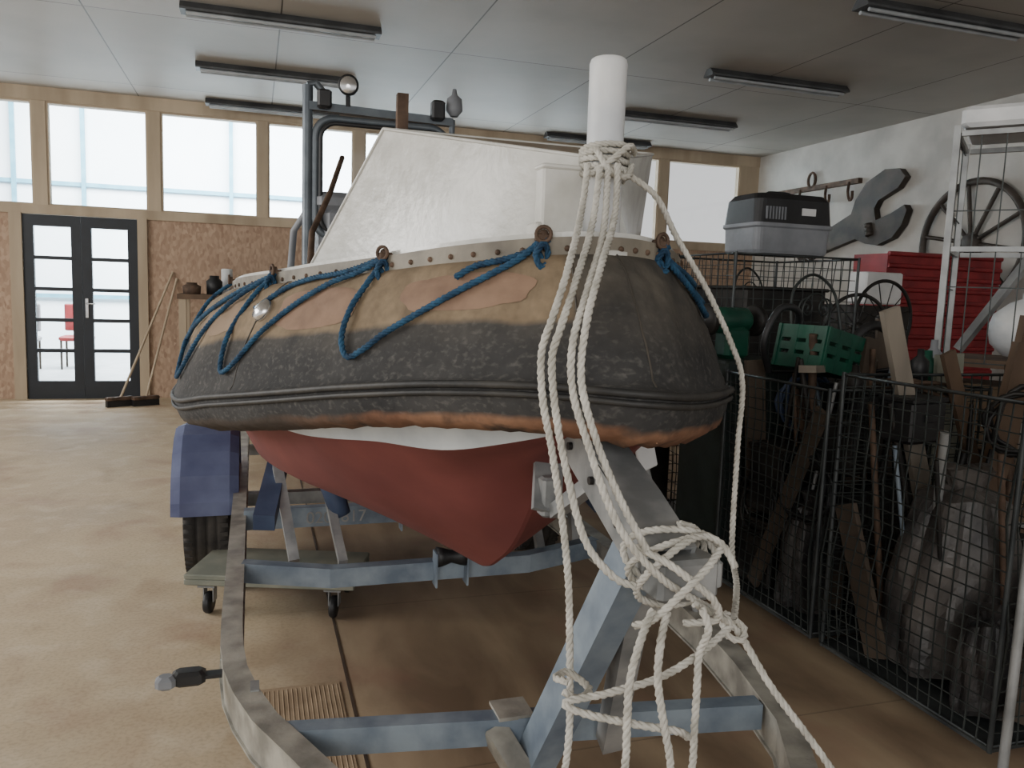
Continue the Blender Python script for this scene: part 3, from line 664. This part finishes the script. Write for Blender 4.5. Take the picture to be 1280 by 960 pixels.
R_([(.758,1.09,.85),(.775,1.09,.835),(.765,1.08,.82),(.745,1.09,.825),(.745,1.11,.845),(.762,1.12,.85)])
R_([(.465,1.10,.775),(.458,1.13,.768),(.492,1.16,.758),(.512,1.12,.748),(.48,1.09,.75),(.460,1.1,.76)])
rp.build('mooring_rope',ropew,label='thick white twisted rope hanging from the bow post, knotted below',cat='rope')
# ================================================================ DOLLY
dl=empty('furniture_dolly',(.11,3.48,0),'low plywood furniture dolly on four black castors','dolly')
mb=MB(); mb.rbox((.11,3.48,.165),(.70,.36,.022),.004); mb.rbox((.11,3.325,.142),(.70,.05,.025),.004); mb.rbox((.11,3.635,.142),(.70,.05,.025),.004); mb.build('deck',plygreen,parent=dl)
for x in(-.15,.37):
    for y in(3.34,3.62):
        mb=MB(); mb.lathe((x-.013,y,.046),(1,0,0),[(0,0),(.042,0),(.046,.006),(.046,.02),(.042,.026),(0,.026)],16); mb.box((x-.02,y+.01,.085),(.004,.04,.07),mi=1); mb.box((x+.02,y+.01,.085),(.004,.04,.07),mi=1); mb.box((x,y,.124),(.07,.07,.008),mi=1)
        mb.build('castor',[black,galv],parent=dl)
dl.rotation_euler=(0,0,math.radians(-18))
# ================================================================ BROOMS, BENCH
def broom(x0,y0,x1,z1,ymax,m,lab):
    e=empty('broom',(x0,y0,0),lab,'broom','brooms by the door')
    MB().tube([(x0,y0,.07),(x1,ymax,z1)],.013,8).build('handle',wood,parent=e)
    mb=MB(); mb.rbox((x0,y0,.085),(.28,.07,.04),.008,Matrix.Rotation(.5,3,'Z'))
    mb.box((x0,y0,.033),(.27,.06,.066),Matrix.Rotation(.5,3,'Z'),mi=1); mb.build('broom_head',[m,black],parent=e)
broom(-1.37,9.35,-.88,1.45,9.98,rust,'long wooden broom with brown head leaning on the board wall')
broom(-1.12,9.4,-.84,1.38,9.98,rust,'long wooden broom with brown head leaning on the board wall')
wb=empty('workbench',(.3,9.2,0),'wooden workbench with shelves against the board wall','workbench')
MB().box((.3,9.2,1.2),(2.1,.6,.05)).build('bench_top',woodbrown,parent=wb); MB().box((.3,9.2,.5),(2.0,.55,.03)).build('shelf',woodbrown,parent=wb)
for x in(-.7,1.3):
    for y in(8.95,9.45): MB().box((x,y,.59),(.07,.07,1.18)).build('leg',wood,parent=wb)
junk=[(-.62,.11,.12,rust),(-.4,.1,.2,black),(-.2,.09,.16,woodgrey),(-.02,.12,.2,darkmetal),(.2,.1,.15,rust),(.4,.12,.2,black),(.62,.1,.22,greypl),(.85,.12,.16,rust),(1.1,.12,.2,darkmetal)]
for i,(x,r,h,m) in enumerate(junk):
    MB().lathe((x,9.1+.08*(i%2),1.225),(0,0,1),[(0,0),(r*.8,0),(r*.85,h*.7),(r*.5,h*.85),(r*.5,h),(0,h)],12).build('paint_tin',m,label='small workshop tin standing on the bench',cat='tin',group='tins on the bench')
MB().lathe((-.28,9.4,1.225),(0,0,1),[(0,0),(.06,0),(.06,.27),(.05,.28),(0,.28)],14).build('plastic_pipe',whitebox,label='short white plastic pipe standing on the bench',cat='pipe')
# ================================================================ RIGHT SIDE : CAGES
def cage(x0,x1,y0,y1,z0,z1,sp,lab,posts=.008,r=.0026,nm='mesh_cage',grp='wire mesh cages'):
    e=empty(nm,((x0+x1)/2,(y0+y1)/2,0),lab,'cage',grp)
    for (o,a) in(((x0,y0,z0),(0,y1-y0,0)),((x1,y0,z0),(0,y1-y0,0)),((x0,y0,z0),(x1-x0,0,0)),((x0,y1,z0),(x1-x0,0,0))):
        L_=V(a).length; MB().net(o,a,(0,0,z1-z0),max(1,round(L_/sp)),max(1,round((z1-z0)/sp)),r,wob=.045).build('mesh_panel',wire,parent=e)
    mb=MB()
    for x in(x0,x1):
        for y in(y0,y1): mb.cyl((x,y,.05),(x,y,z1+.01),posts,10)
    for z in(z0,z1):
        mb.tube([(x0,y0,z),(x1,y0,z),(x1,y1,z),(x0,y1,z)],.006,8,closed=True)
    mb.box(((x0+x1)/2,(y0+y1)/2,z0-.01),(x1-x0,y1-y0,.015)); mb.build('cage_frame',cageframe,parent=e)
    for x in(x0+.10,x1-.10):
        for y in(y0+.10,y1-.10):
            MB().lathe((x-.013,y,.028),(1,0,0),[(0,0),(.024,0),(.028,.008),(.028,.018),(.024,.026),(0,.026)],14).build('castor',darkmetal,parent=e)
    return e
cage(2.1,2.9,1.7,2.45,.065,1.11,.046,'dark wire mesh cage trolley holding boards and wrapped sacks')
cage(2.1,2.9,2.52,3.22,.065,1.04,.046,'dark wire mesh cage trolley full of scrap metal')
cage(2.45,3.25,3.75,4.5,.065,1.62,.06,'tall dark wire mesh cage trolley with a pet carrier on top')
MB().cyl((2.06,1.62,0),(2.12,1.66,1.3),.014,12).build('metal_pole',alu,label='grey metal pole leaning against the mesh cage',cat='pole')
def tarp(c,r,h,nm,lab,seed,lean=(0,0),m=sackm):
    mb=MB(); n=54; vs=[]; Hs=20
    for i in range(Hs+1):
        q=i/Hs; rr=r*(1-.10*q-.55*max(0,q-.55)**1.3*2) ; 
        if q>.86: rr=r*(.26+.9*abs(q-.90)*2)
        if i==0: rr=r*.95
        for k in range(n):
            a=2*math.pi*k/n; fold=.16*abs(math.sin(a*3.5+seed+q*1.1+noise.noise(V((q*2,seed,0)))*1.5))+.06*noise.noise(V((math.cos(a)*3,math.sin(a)*3,q*5+seed)))
            sq=1/max(abs(math.cos(a)),abs(math.sin(a))); sq=1+(sq-1)*.5
            x=rr*(.86+fold)*sq
            vs.append(V(c)+V((math.cos(a)*x+lean[0]*q,math.sin(a)*x*.8+lean[1]*q,h*q+.01*math.sin(a*3+seed))))
    fs=[(i*n+k,i*n+(k+1)%n,(i+1)*n+(k+1)%n,(i+1)*n+k) for i in range(Hs) for k in range(n)]
    fs.append(tuple(Hs*n+k for k in range(n))); mb.add(vs,fs,0,False)
    mb.build(nm,m,label=lab,cat='sack')
tarp((2.40,2.17,.085),.21,.72,'plastic_sack','large grey sack of folded plastic sheet tied at the top',1.3,(.05,.02))
tarp((2.72,1.96,.085),.15,.54,'plastic_sack','grey sack of folded plastic sheet tied at the top',4.1,(-.03,.02))
tarp((2.24,1.86,.085),.09,.34,'plastic_sack','small dark folded plastic sack',2.2,(0,0),sackd)
tarp((2.25,2.75,.085),.12,.5,'plastic_sack','dark folded plastic sack among scrap',3.2,(0,0),sackd)
def plank(a,b,w,t,m,lab,side=(1,0,0)):
    MB().beam(a,b,w,t,side=side).build('wooden_board',m,label=lab,cat='board',group='loose boards in the cages')
G_='long weathered grey board leaning in the cage'; B_2='brown board leaning upright in the cage'; D_='dark weathered board leaning in the cage'
plank((2.235,2.40,1.36),(2.66,2.40,.10),.075,.025,woodgrey,G_)
plank((2.74,2.25,1.25),(2.62,2.33,.10),.11,.03,woodbrown,B_2)
plank((2.84,2.32,1.35),(2.76,2.40,.10),.09,.03,woodbrown,B_2)
plank((2.46,1.78,.56),(2.26,1.735,.10),.14,.022,wooddark,'short dark board standing on the cage floor')
plank((2.66,1.78,.56),(2.50,1.735,.10),.13,.022,woodbrown,'short brown board standing on the cage floor')
plank((2.13,2.42,.62),(2.15,2.22,.10),.10,.02,wooddark,D_,side=(0,1,0))
plank((2.17,2.75,1.10),(2.6,3.1,1.07),.07,.03,woodgrey,'grey board lying across the cage rim')
plank((2.62,2.9,1.22),(2.3,2.65,.10),.07,.025,wooddark,D_)
plank((2.82,3.05,1.3),(2.6,2.7,.10),.09,.02,wooddark,D_)
plank((2.75,2.6,1.18),(2.82,2.62,.10),.14,.018,plygreen,'grey-green panel standing in the cage')
plank((2.2,3.16,1.1),(2.25,3.1,.10),.1,.02,wooddark,D_)
plank((2.55,2.42,1.2),(2.85,2.43,.5),.06,.02,woodbrown,B_2)
plank((2.14,2.60,.95),(2.16,3.0,.10),.07,.02,wooddark,D_,side=(0,1,0))
def pbox(c,s,m,lab,rot=0,nm='storage_box',cat='box'):
    mb=MB(); Rm=Matrix.Rotation(rot,3,'Z'); mb.rbox(c,s,.012,Rm); c=V(c); mb.rbox(c+V((0,0,s[2]/2)),(s[0]*1.04,s[1]*1.04,.02),.005,Rm); mb.rbox(c+Rm@V((0,-s[1]/2-.004,s[2]*.1)),(s[0]*.35,.01,.03),.003,Rm)
    mb.build(nm,m,label=lab,cat=cat)
pbox((2.68,2.8,.20),(.34,.34,.22),cardboard,'brown cardboard box at the cage bottom',-.1)
pbox((2.30,3.05,.23),(.26,.24,.3),darkmetal,'dark metal box with lid in the cage',.1)
pbox((2.55,2.85,.46),(.44,.36,.28),black,'black plastic toolbox on other boxes',.3)
pbox((2.66,3.05,.73),(.3,.22,.2),darkmetal,'dark metal box with lid stacked in the cage',.0)
pbox((2.32,2.68,.80),(.26,.22,.22),darkmetal,'dark metal box stacked near the cage top',.4)
pbox((2.62,2.85,.92),(.36,.3,.16),black,'black plastic case stacked near the cage top',-.2)
pbox((2.30,2.95,.58),(.28,.28,.3),darkmetal,'dark metal box stacked in the cage',.15)
pbox((2.66,2.28,.30),(.3,.22,.42),darkmetal,'dark metal box behind the sacks in the cage',.1)
pbox((2.35,2.36,.95),(.2,.14,.16),black,'small black case wedged at the cage top',.2)
pbox((2.75,4.0,.28),(.5,.4,.38),cardboard,'large brown cardboard box in the tall cage',.1)
pbox((2.85,4.1,.73),(.62,.56,.5),darkmetal,'large dark box stacked in the tall cage',-.05)
pbox((2.82,4.1,1.23),(.58,.55,.42),darkmetal,'dark box stacked in the tall cage',.1)
rnd=random.Random(3); pm=[rust,darkmetal,alu,darkmetal,galvblue,rust,darkmetal]
for i in range(24):
    x=rnd.uniform(2.18,2.82); y=rnd.uniform(2.58,3.15); a=(x,y,.09); b=(min(2.86,max(2.14,x+rnd.uniform(-.3,.3))),min(3.18,max(2.56,y+rnd.uniform(-.25,.25))),rnd.uniform(.75,1.25))
    MB().cyl(a,b,rnd.choice((.008,.012,.018)),10).build('metal_pipe',pm[i%7],label='metal pipe standing among scrap in the cage',cat='pipe',group='pipes in the scrap cage')
for i in range(16):
    x=rnd.uniform(2.3,2.84); y=rnd.uniform(1.8,2.4); a=(x,y,.09); b=(min(2.86,max(2.2,x+rnd.uniform(-.3,.3))),min(2.42,max(1.74,y+rnd.uniform(-.25,.25))),rnd.uniform(.75,1.2))
    MB().cyl(a,b,rnd.choice((.008,.012,.016)),10).build('metal_pipe',pm[i%7],label='metal pipe standing among boards in the cage',cat='pipe',group='pipes in the board cage')
def coil(c,r,m,lab,nrm=(1,0,0)):
    mb=MB(); ax=V(nrm).normalized(); u=ax.orthogonal().normalized(); w=ax.cross(u); c=V(c)
    pts=[c+ax*.02*math.sin(i*.37)+(u*math.cos(i*.3)+w*math.sin(i*.3))*(r+.018*math.sin(i*.83)) for i in range(100)]
    mb.tube(pts,.008,6); mb.build('coiled_cable',m,label=lab,cat='cable')
coil((2.16,2.70,.62),.14,black,'coil of black cable hanging in the cage'); coil((2.5,3.17,.9),.13,bluerub,'coil of blue-grey hose hanging in the cage',(0,1,0))
coil((2.62,2.62,1.02),.12,rust,'coil of brown rope lying on scrap',(.3,.2,1)); coil((2.17,3.0,.45),.13,darkmetal,'coil of dark wire hanging in the cage')
coil((2.75,3.0,1.03),.13,black,'coil of black cable lying on cases',(.1,.3,1)); coil((2.6,2.1,.98),.12,darkmetal,'coil of dark wire hanging over boards',(.5,1,.2))
def crate(x,y,z,w,d,h,m,lab,rot=0):
    e=empty('plastic_crate',(x,y,z),lab,'crate')
    Rm=Matrix.Rotation(rot,3,'Z')@Matrix.Rotation(.2,3,'Y'); mb=MB(); c=V((x,y,z))
    def bx(o,s): mb.box(c+Rm@V(o),s,Rm)
    bx((0,0,.01),(w,d,.02))
    for s in(-1,1):
        for (zz,hh) in((.03,.06),(h/2,.035),(h-.03,.06)):
            bx((0,s*d/2,zz),(w,.012,hh)); bx((s*w/2,0,zz),(.012,d,hh))
        for k in range(4):
            bx((-w/2+w*k/3,s*d/2,h/2),(.03,.014,h)); bx((s*w/2,-d/2+d*k/3,h/2),(.014,.03,h))
    mb.build('crate_body',m,parent=e)
crate(2.40,2.98,1.06,.28,.24,.19,greenpl,'dark green slatted plastic crate on top of the scrap',.25)
eng=empty('bench_grinder',(2.3,3.45,1.08),'old dark green bench grinder machine','machine')
mb=MB(); mb.lathe((2.15,3.45,1.27),(1,.2,0),[(0,0),(.05,0),(.065,.02),(.065,.2),(.05,.22),(0,.22)],20); mb.rbox((2.27,3.46,1.16),(.14,.12,.16),.02); mb.build('motor',greenpl,parent=eng)
for q in((2.09,3.44,1.27),(2.40,3.5,1.27)): MB().lathe(q,(1,.2,0),[(0,0),(.075,0),(.08,.01),(.08,.03),(.075,.04),(0,.04)],24).build('grinding_wheel',darkmetal,parent=eng)
MB().rbox((2.35,3.47,.54),(.45,.4,1.08),.01).build('steel_cabinet',M('dark_green_cabinet',(26,36,34),(42,54,50)),label='dark green steel cabinet beneath the grinder',cat='cabinet')
MB().tube(cr([(2.2,3.05,1.06),(2.13,3.0,1.2),(2.2,3.0,1.34),(2.31,3.02,1.33),(2.36,3.1,1.22),(2.34,3.14,1.1)],.02),.016,10).build('black_hose',black,label='short bent black rubber hose on the scrap',cat='hose')
mb=MB(); mb.tube(cr([(2.62,3.0,1.04),(2.6,3.0,1.18),(2.68,3.0,1.27),(2.8,3.02,1.26),(2.85,3.03,1.15),(2.83,3.03,1.04)],.02),.022,10); mb.build('chair_armrest',black,label='black curved chair armrest lying on the scrap',cat='armrest')
for (x,y,z,r,h,m) in((2.70,2.66,1.05,.045,.14,greenpl),(2.82,2.75,1.05,.04,.18,greypl),(2.60,2.60,1.06,.035,.14,black),(2.3,2.62,1.0,.04,.13,darkmetal)):
    MB().lathe((x,y,z),(0,0,1),[(0,0),(r,0),(r,h*.65),(r*.4,h*.8),(r*.35,h),(0,h)],16).build('plastic_bottle',m,label='plastic workshop bottle standing on the packed cage',cat='bottle',group='bottles on the scrap cage')
def gchair(x,y,z,rot):
    e=empty('garden_chair',(x,y,z),'wire garden chair with scrolled round back','chair','wire garden chairs')
    Rm=Matrix.Rotation(rot,3,'Z'); c=V((x,y,z)); T=lambda p:c+Rm@V(p)
    mb=MB(); mb.tube([T((.19*math.cos(a),.19*math.sin(a),.45)) for a in [2*math.pi*i/24 for i in range(24)]],.008,6,closed=True)
    for k in range(-3,4): q=math.sqrt(.19**2-(k*.05)**2); mb.tube([T((k*.05,-q,.45)),T((k*.05,q,.45))],.004,5)
    mb.build('seat',wire,parent=e)
    for a in(.8,2.35,3.9,5.5): MB().tube([T((.17*math.cos(a),.17*math.sin(a),.45)),T((.2*math.cos(a),.2*math.sin(a),0))],.008,6).build('leg',wire,parent=e)
    mb=MB(); mb.tube(cr([T(p) for p in((-.18,.15,.45),(-.19,.19,.65),(-.15,.22,.82),(0,.23,.9),(.15,.22,.82),(.19,.19,.65),(.18,.15,.45))],.03),.008,6)
    for s in(-1,1):
        sp=[T((s*(.07+.06*(1-i/26)*math.cos(i*.45)),.2,.72+.06*(1-i/26)*math.sin(i*.45))) for i in range(24)]; mb.tube(sp,.005,5)
        mb.tube([T((s*.12,.2,.70)),T((s*.05,.17,.45))],.005,5)
    mb.tube([T((.1*math.cos(a),.2,.70+.1*math.sin(a))) for a in [2*math.pi*i/24 for i in range(24)]],.005,5,closed=True)
    mb.build('backrest',wire,parent=e)
MB().rbox((2.98,3.45,.31),(.55,.4,.62),.01).build('wooden_chest',woodbrown,label='dark wooden chest under the garden chairs',cat='chest')
gchair(2.9,3.4,.62,.2); gchair(3.5,4.85,.7,.4)
MB().rbox((3.5,4.85,.35),(.8,.5,.7),.01).build('wooden_chest',woodbrown,label='dark wooden chest holding a garden chair',cat='chest')
# pet carrier
PCX,PCY,PS=2.94,4.1,.80
pc=empty('pet_carrier',(PCX,PCY,1.63),'grey plastic pet carrier with black top and mesh door','pet carrier')
def ring(z,w,d,r,c=(PCX,PCY)):
    pts=[]; w*=PS;d*=PS;r*=PS; z=1.64+(z-1.64)*.95
    for cx,cy,a0 in((w/2-r,d/2-r,0),(-w/2+r,d/2-r,90),(-w/2+r,-d/2+r,180),(w/2-r,-d/2+r,270)):
        for i in range(5): a=math.radians(a0+22.5*i); pts.append(V((c[0]+cx+r*math.cos(a),c[1]+cy+r*math.sin(a),z)))
    return pts
def loft(mb,rings,mi=0):
    n=len(rings[0]); vs=[p for r in rings for p in r]; fs=[tuple(reversed(range(n))),tuple(range(n*(len(rings)-1),n*len(rings)))]
    for i in range(len(rings)-1):
        for k in range(n): l=(k+1)%n; fs.append((i*n+k,i*n+l,i*n+n+l,i*n+n+k))
    mb.add(vs,fs,mi)
mb=MB(); loft(mb,[ring(1.64,.60,.42,.05),(ring(1.66,.62,.43,.05)),ring(1.79,.63,.44,.05),ring(1.80,.66,.46,.05),ring(1.82,.66,.46,.05)]); mb.build('carrier_tub',greypl,parent=pc)
mb=MB(); loft(mb,[ring(1.82,.64,.45,.05),ring(1.96,.62,.43,.06),ring(1.995,.57,.38,.08),ring(2.002,.46,.28,.08)])
mb.build('carrier_top',black,parent=pc)
mb=MB()
for i in range(7): mb.box((PCX-.2+.02*i,PCY-.182,1.865),(.008,.012,.07))
mb.build('vent_grille',greypl,parent=pc); MB().box((PCX+.08,PCY-.182,1.88),(.09,.008,.04)).build('sticker',whitebox,parent=pc,label='small white sticker')
mb=MB(); mb.tube(cr([(PCX-.09,PCY,1.98),(PCX-.07,PCY,2.0),(PCX+.07,PCY,2.0),(PCX+.09,PCY,1.98)],.02),.008,6); mb.build('carry_handle',black,parent=pc)
for i in range(3):
    z=1.3+.115*i
    e=empty('wire_basket',(2.33,4.55,z),'stacked dark wire basket','basket','stacked wire baskets')
    mb=MB(); x0,x1,y0,y1=2.2,2.42,4.3,4.7
    mb.net((x0,y0,z),(x1-x0,0,0),(0,0,.1),6,3,.003).net((x0,y1,z),(x1-x0,0,0),(0,0,.1),6,3,.003).net((x0,y0,z),(0,y1-y0,0),(0,0,.1),8,3,.003).net((x1,y0,z),(0,y1-y0,0),(0,0,.1),8,3,.003).net((x0,y0,z),(x1-x0,0,0),(0,y1-y0,0),6,8,.003)
    mb.build('basket_body',wire,parent=e)
MB().rbox((2.31,4.5,.65),(.24,.42,1.3),.01).build('steel_cabinet',darkmetal,label='narrow dark steel cabinet under the wire baskets',cat='cabinet')
MB().rbox((4.5,5.0,1.49),(.34,.2,.24),.01).build('white_box',whitebox,label='white plastic box standing on a steel cabinet',cat='box')
MB().rbox((4.5,5.1,.68),(.5,.45,1.36),.01).build('steel_cabinet',darkmetal,label='dark steel cabinet carrying a white box',cat='cabinet')
rc=empty('red_cabinet',(5.7,5.7,0),'red ribbed sheet metal cabinet beside the white wall','cabinet')
MB().box((5.7,5.72,.9),(1.25,.4,1.8)).build('cabinet_body',redp,parent=rc)
mb=MB()
for k in range(17): mb.tube([(5.08,5.515,.2+k*.1),(6.32,5.515,.2+k*.1)],.02,8)
mb.build('ribbed_front',redp,parent=rc)
x0,x1,y0,y1=3.3,4.15,3.2,3.75
rk=empty('tall_rack',(x0,y0,0),'tall aluminium frame rack with wire front and a shelf','rack')
for x in(x0,x1):
    for y in(y0,y1): MB().box((x,y,1.13),(.03,.03,2.26)).build('post',alu,parent=rk)
for z in(.2,1.66,2.22):
    for (c_,s_) in((((x0+x1)/2,y0,z),(x1-x0-.04,.025,.025)),(((x0+x1)/2,y1,z),(x1-x0-.04,.025,.025)),((x0,(y0+y1)/2,z),(.025,y1-y0-.04,.025)),((x1,(y0+y1)/2,z),(.025,y1-y0-.04,.025))):
        MB().box(c_,s_).build('cross_bar',alu,parent=rk)
MB().net((x0,y0,1.1),(x1-x0,0,0),(0,0,1.12),8,3,.004).build('mesh_panel',wire,parent=rk)
MB().net((x0,y0,1.1),(0,y1-y0,0),(0,0,1.1),3,3,.004).build('mesh_panel',wire,parent=rk)
MB().box(((x0+x1)/2,(y0+y1)/2,1.10),(x1-x0,y1-y0,.04)).build('shelf',woodbrown,parent=rk)
rk.rotation_euler=(0,0,math.radians(-51))
def RK(a,b,z): c_,s_=math.cos(math.radians(-51)),math.sin(math.radians(-51)); return V((x0+a*c_-b*s_,y0+a*s_+b*c_,z))
MB().rbox(RK(.43,.27,2.30),(.84,.55,.1),.02,Matrix.Rotation(math.radians(-51),3,'Z')).build('foam_box_lid',whitebox,label='flat white foam box lid lying on top of the rack',cat='lid')
MB().lathe(RK(.36,.22,1.125),(0,0,1),[(0,0),(.08,.01),(.145,.07),(.16,.15),(.14,.22),(.07,.28),(.02,.30),(.02,.33),(0,.33)],28).build('boat_fender',whitepost,label='round white inflatable boat fender on the rack shelf',cat='fender')
plank(RK(.06,.48,1.14),RK(.5,.50,1.9),.05,.03,alu,'pale metal lath leaning inside the rack',side=(0,1,0))
pbox(tuple(RK(.2,.25,.42)),(.36,.34,.4),darkmetal,'dark metal box standing inside the rack',-.9)
pbox(tuple(RK(.22,.25,.82)),(.34,.34,.32),cardboard,'brown cardboard box stacked inside the rack',-.9)
MB().rbox((5.8,7.6,.5),(1.6,2.2,1.0),.02).build('storage_chest',darkmetal,label='large dark storage chest along the white wall',cat='chest')
pbox((3.02,3.0,.45),(.1,.4,.8),darkmetal,'narrow dark panel box beside the cages',0)
def bike_wheel(c,ax,r,m,nm,lab,cat,spokes=12,rr=.012,hub=.03,sr=.004,grp=None):
    e=empty(nm,c,lab,cat,grp); ax=V(ax).normalized(); u=ax.orthogonal().normalized(); w=ax.cross(u); c=V(c)
    MB().tube([c+(u*math.cos(a)+w*math.sin(a))*r for a in [2*math.pi*i/48 for i in range(48)]],rr,8,closed=True).build('rim',m,parent=e)
    MB().lathe(c-ax*.04,ax,[(0,0),(hub,0),(hub*1.2,.04),(hub,.08),(0,.08)],14).build('hub',m,parent=e)
    mb=MB()
    for i in range(spokes): a=2*math.pi*i/spokes; mb.tube([c+(u*math.cos(a)+w*math.sin(a))*hub,c+(u*math.cos(a)+w*math.sin(a))*r],sr,5)
    mb.build('spokes',m,parent=e)
MB().rbox((3.95,4.35,.5),(.6,.4,1.0),.01).build('steel_cabinet',darkmetal,label='low dark steel cabinet carrying metal wheels',cat='cabinet')
bike_wheel((4.05,4.4,1.27),(.1,-1,0),.26,darkmetal,'bicycle_wheel','thin spoked metal wheel among the stored junk','wheel',grp='spoked metal wheels')
bike_wheel((3.75,4.3,1.22),(-.2,-1,0),.21,darkmetal,'bicycle_wheel','thin spoked metal wheel among the stored junk','wheel',grp='spoked metal wheels')
bike_wheel((XR-.06,6.25,2.0),(1,0,0),.6,rustwrench,'wagon_wheel','old wooden wagon wheel hung on the white wall','wheel',10,.035,.09,.022)
wr=empty('giant_wrench',(XR-.05,7.8,2.25),'giant rusty adjustable wrench hung on the white wall','wrench')
def wf(x,y,d):
    a=math.atan2(.5,1.6); o=V((XR-.01-d,8.85,1.96))
    return o+V((0,-(x*math.cos(a)-y*math.sin(a)),x*math.sin(a)+y*math.cos(a)))
MB().extr([(-.05,0),(0,-.09),(.1,-.125),(.3,-.11),(1.0,-.15),(1.15,-.26),(1.32,-.34),(1.44,-.34),(1.44,-.10),(1.36,-.05),(1.36,.08),(1.44,.15),(1.74,.17),(1.86,.25),(1.80,.37),(1.6,.45),(1.3,.42),(1.1,.29),(1.0,.16),(.3,.11),(.1,.125),(0,.09)],wf,.08).build('wrench_body',rustwrench,parent=wr)
MB().extr([(1.36,-.34),(1.56,-.34),(1.72,-.25),(1.82,-.12),(1.80,-.05),(1.6,-.07),(1.36,-.06)],lambda x,y,d:wf(x,y,d+.004),.086).build('sliding_jaw',rustwrench,parent=wr)
mb=MB(); mb.lathe(wf(1.25,-.2,.085),wf(1.25,0,.085)-wf(1.25,-.2,.085),[(0,0),(.05,0),(.05,.03),(.04,.04),(.05,.05),(.05,.08),(.04,.09),(.05,.1),(.05,.14),(0,.14)],14); mb.build('adjusting_screw',rustwrench,parent=wr)
hr=empty('hook_rail',(XR-.05,8.7,2.75),'rusty iron hook rail with four hooks on the white wall','hook rail')
mb=MB(); mb.box((XR-.03,8.75,2.80),(.06,1.7,.06)); mb.tube([(XR-.05,8.75+.07*math.cos(a),2.9+.09*math.sin(a)) for a in [2*math.pi*i/16 for i in range(16)]],.018,6,closed=True); mb.build('rail_bar',rust,parent=hr)
for y in(8.05,8.45,8.95,9.4):
    MB().tube(cr([(XR-.06,y,2.80),(XR-.07,y,2.68),(XR-.08,y-.05,2.58),(XR-.09,y-.1,2.6),(XR-.09,y-.1,2.68)],.03),.018,6).build('hook',rust,parent=hr)
# ================================================================ LIGHT
w=bpy.data.worlds.new('world'); bpy.context.scene.world=w; w.use_nodes=True; bg=w.node_tree.nodes['Background']; bg.inputs[0].default_value=(1,.99,.98,1); bg.inputs[1].default_value=1.0
def area(loc,tgt,sx,sy,e,c=(1,1,1)):
    l=bpy.data.lights.new('daylight','AREA'); l.shape='RECTANGLE'; l.size=sx; l.size_y=sy; l.energy=e; l.color=c
    o=bpy.data.objects.new('daylight',l); COL.objects.link(o); o.location=loc; o.rotation_euler=(V(tgt)-V(loc)).to_track_quat('-Z','Y').to_euler()
area((1,13.0,4.6),(1,15.5,1.5),10,3,4600,(1,.985,.97))
area((-1.5,-3.2,2.6),(1.2,3,.9),3.5,2.2,130,(1,.98,.95))
area((-5.5,4.5,2.6),(0,4.5,.2),5,1.6,200,(1,.98,.95))
area((-5.2,4.5,1.75),(.35,1.9,1.6),1.0,.9,60,(1,.98,.94))
# ================================================================ CAMERA
yaw=math.radians(18);p=math.atan(.117);r=math.radians(2)
fw=V((math.sin(yaw)*math.cos(p),math.cos(yaw)*math.cos(p),-math.sin(p)))
rt=V((math.cos(yaw),-math.sin(yaw),0)); up=rt.cross(fw)
Rr=rt*math.cos(r)+up*math.sin(r); Uu=up*math.cos(r)-rt*math.sin(r)
cam=bpy.data.cameras.new('camera'); cam.sensor_width=36; cam.lens=36*1000/1280; cam.clip_start=.05
co=bpy.data.objects.new('camera',cam); COL.objects.link(co)
mw=Matrix((Rr,Uu,-fw)).transposed().to_4x4(); mw.translation=V((0,0,1.38)); co.matrix_world=mw
bpy.context.scene.camera=co
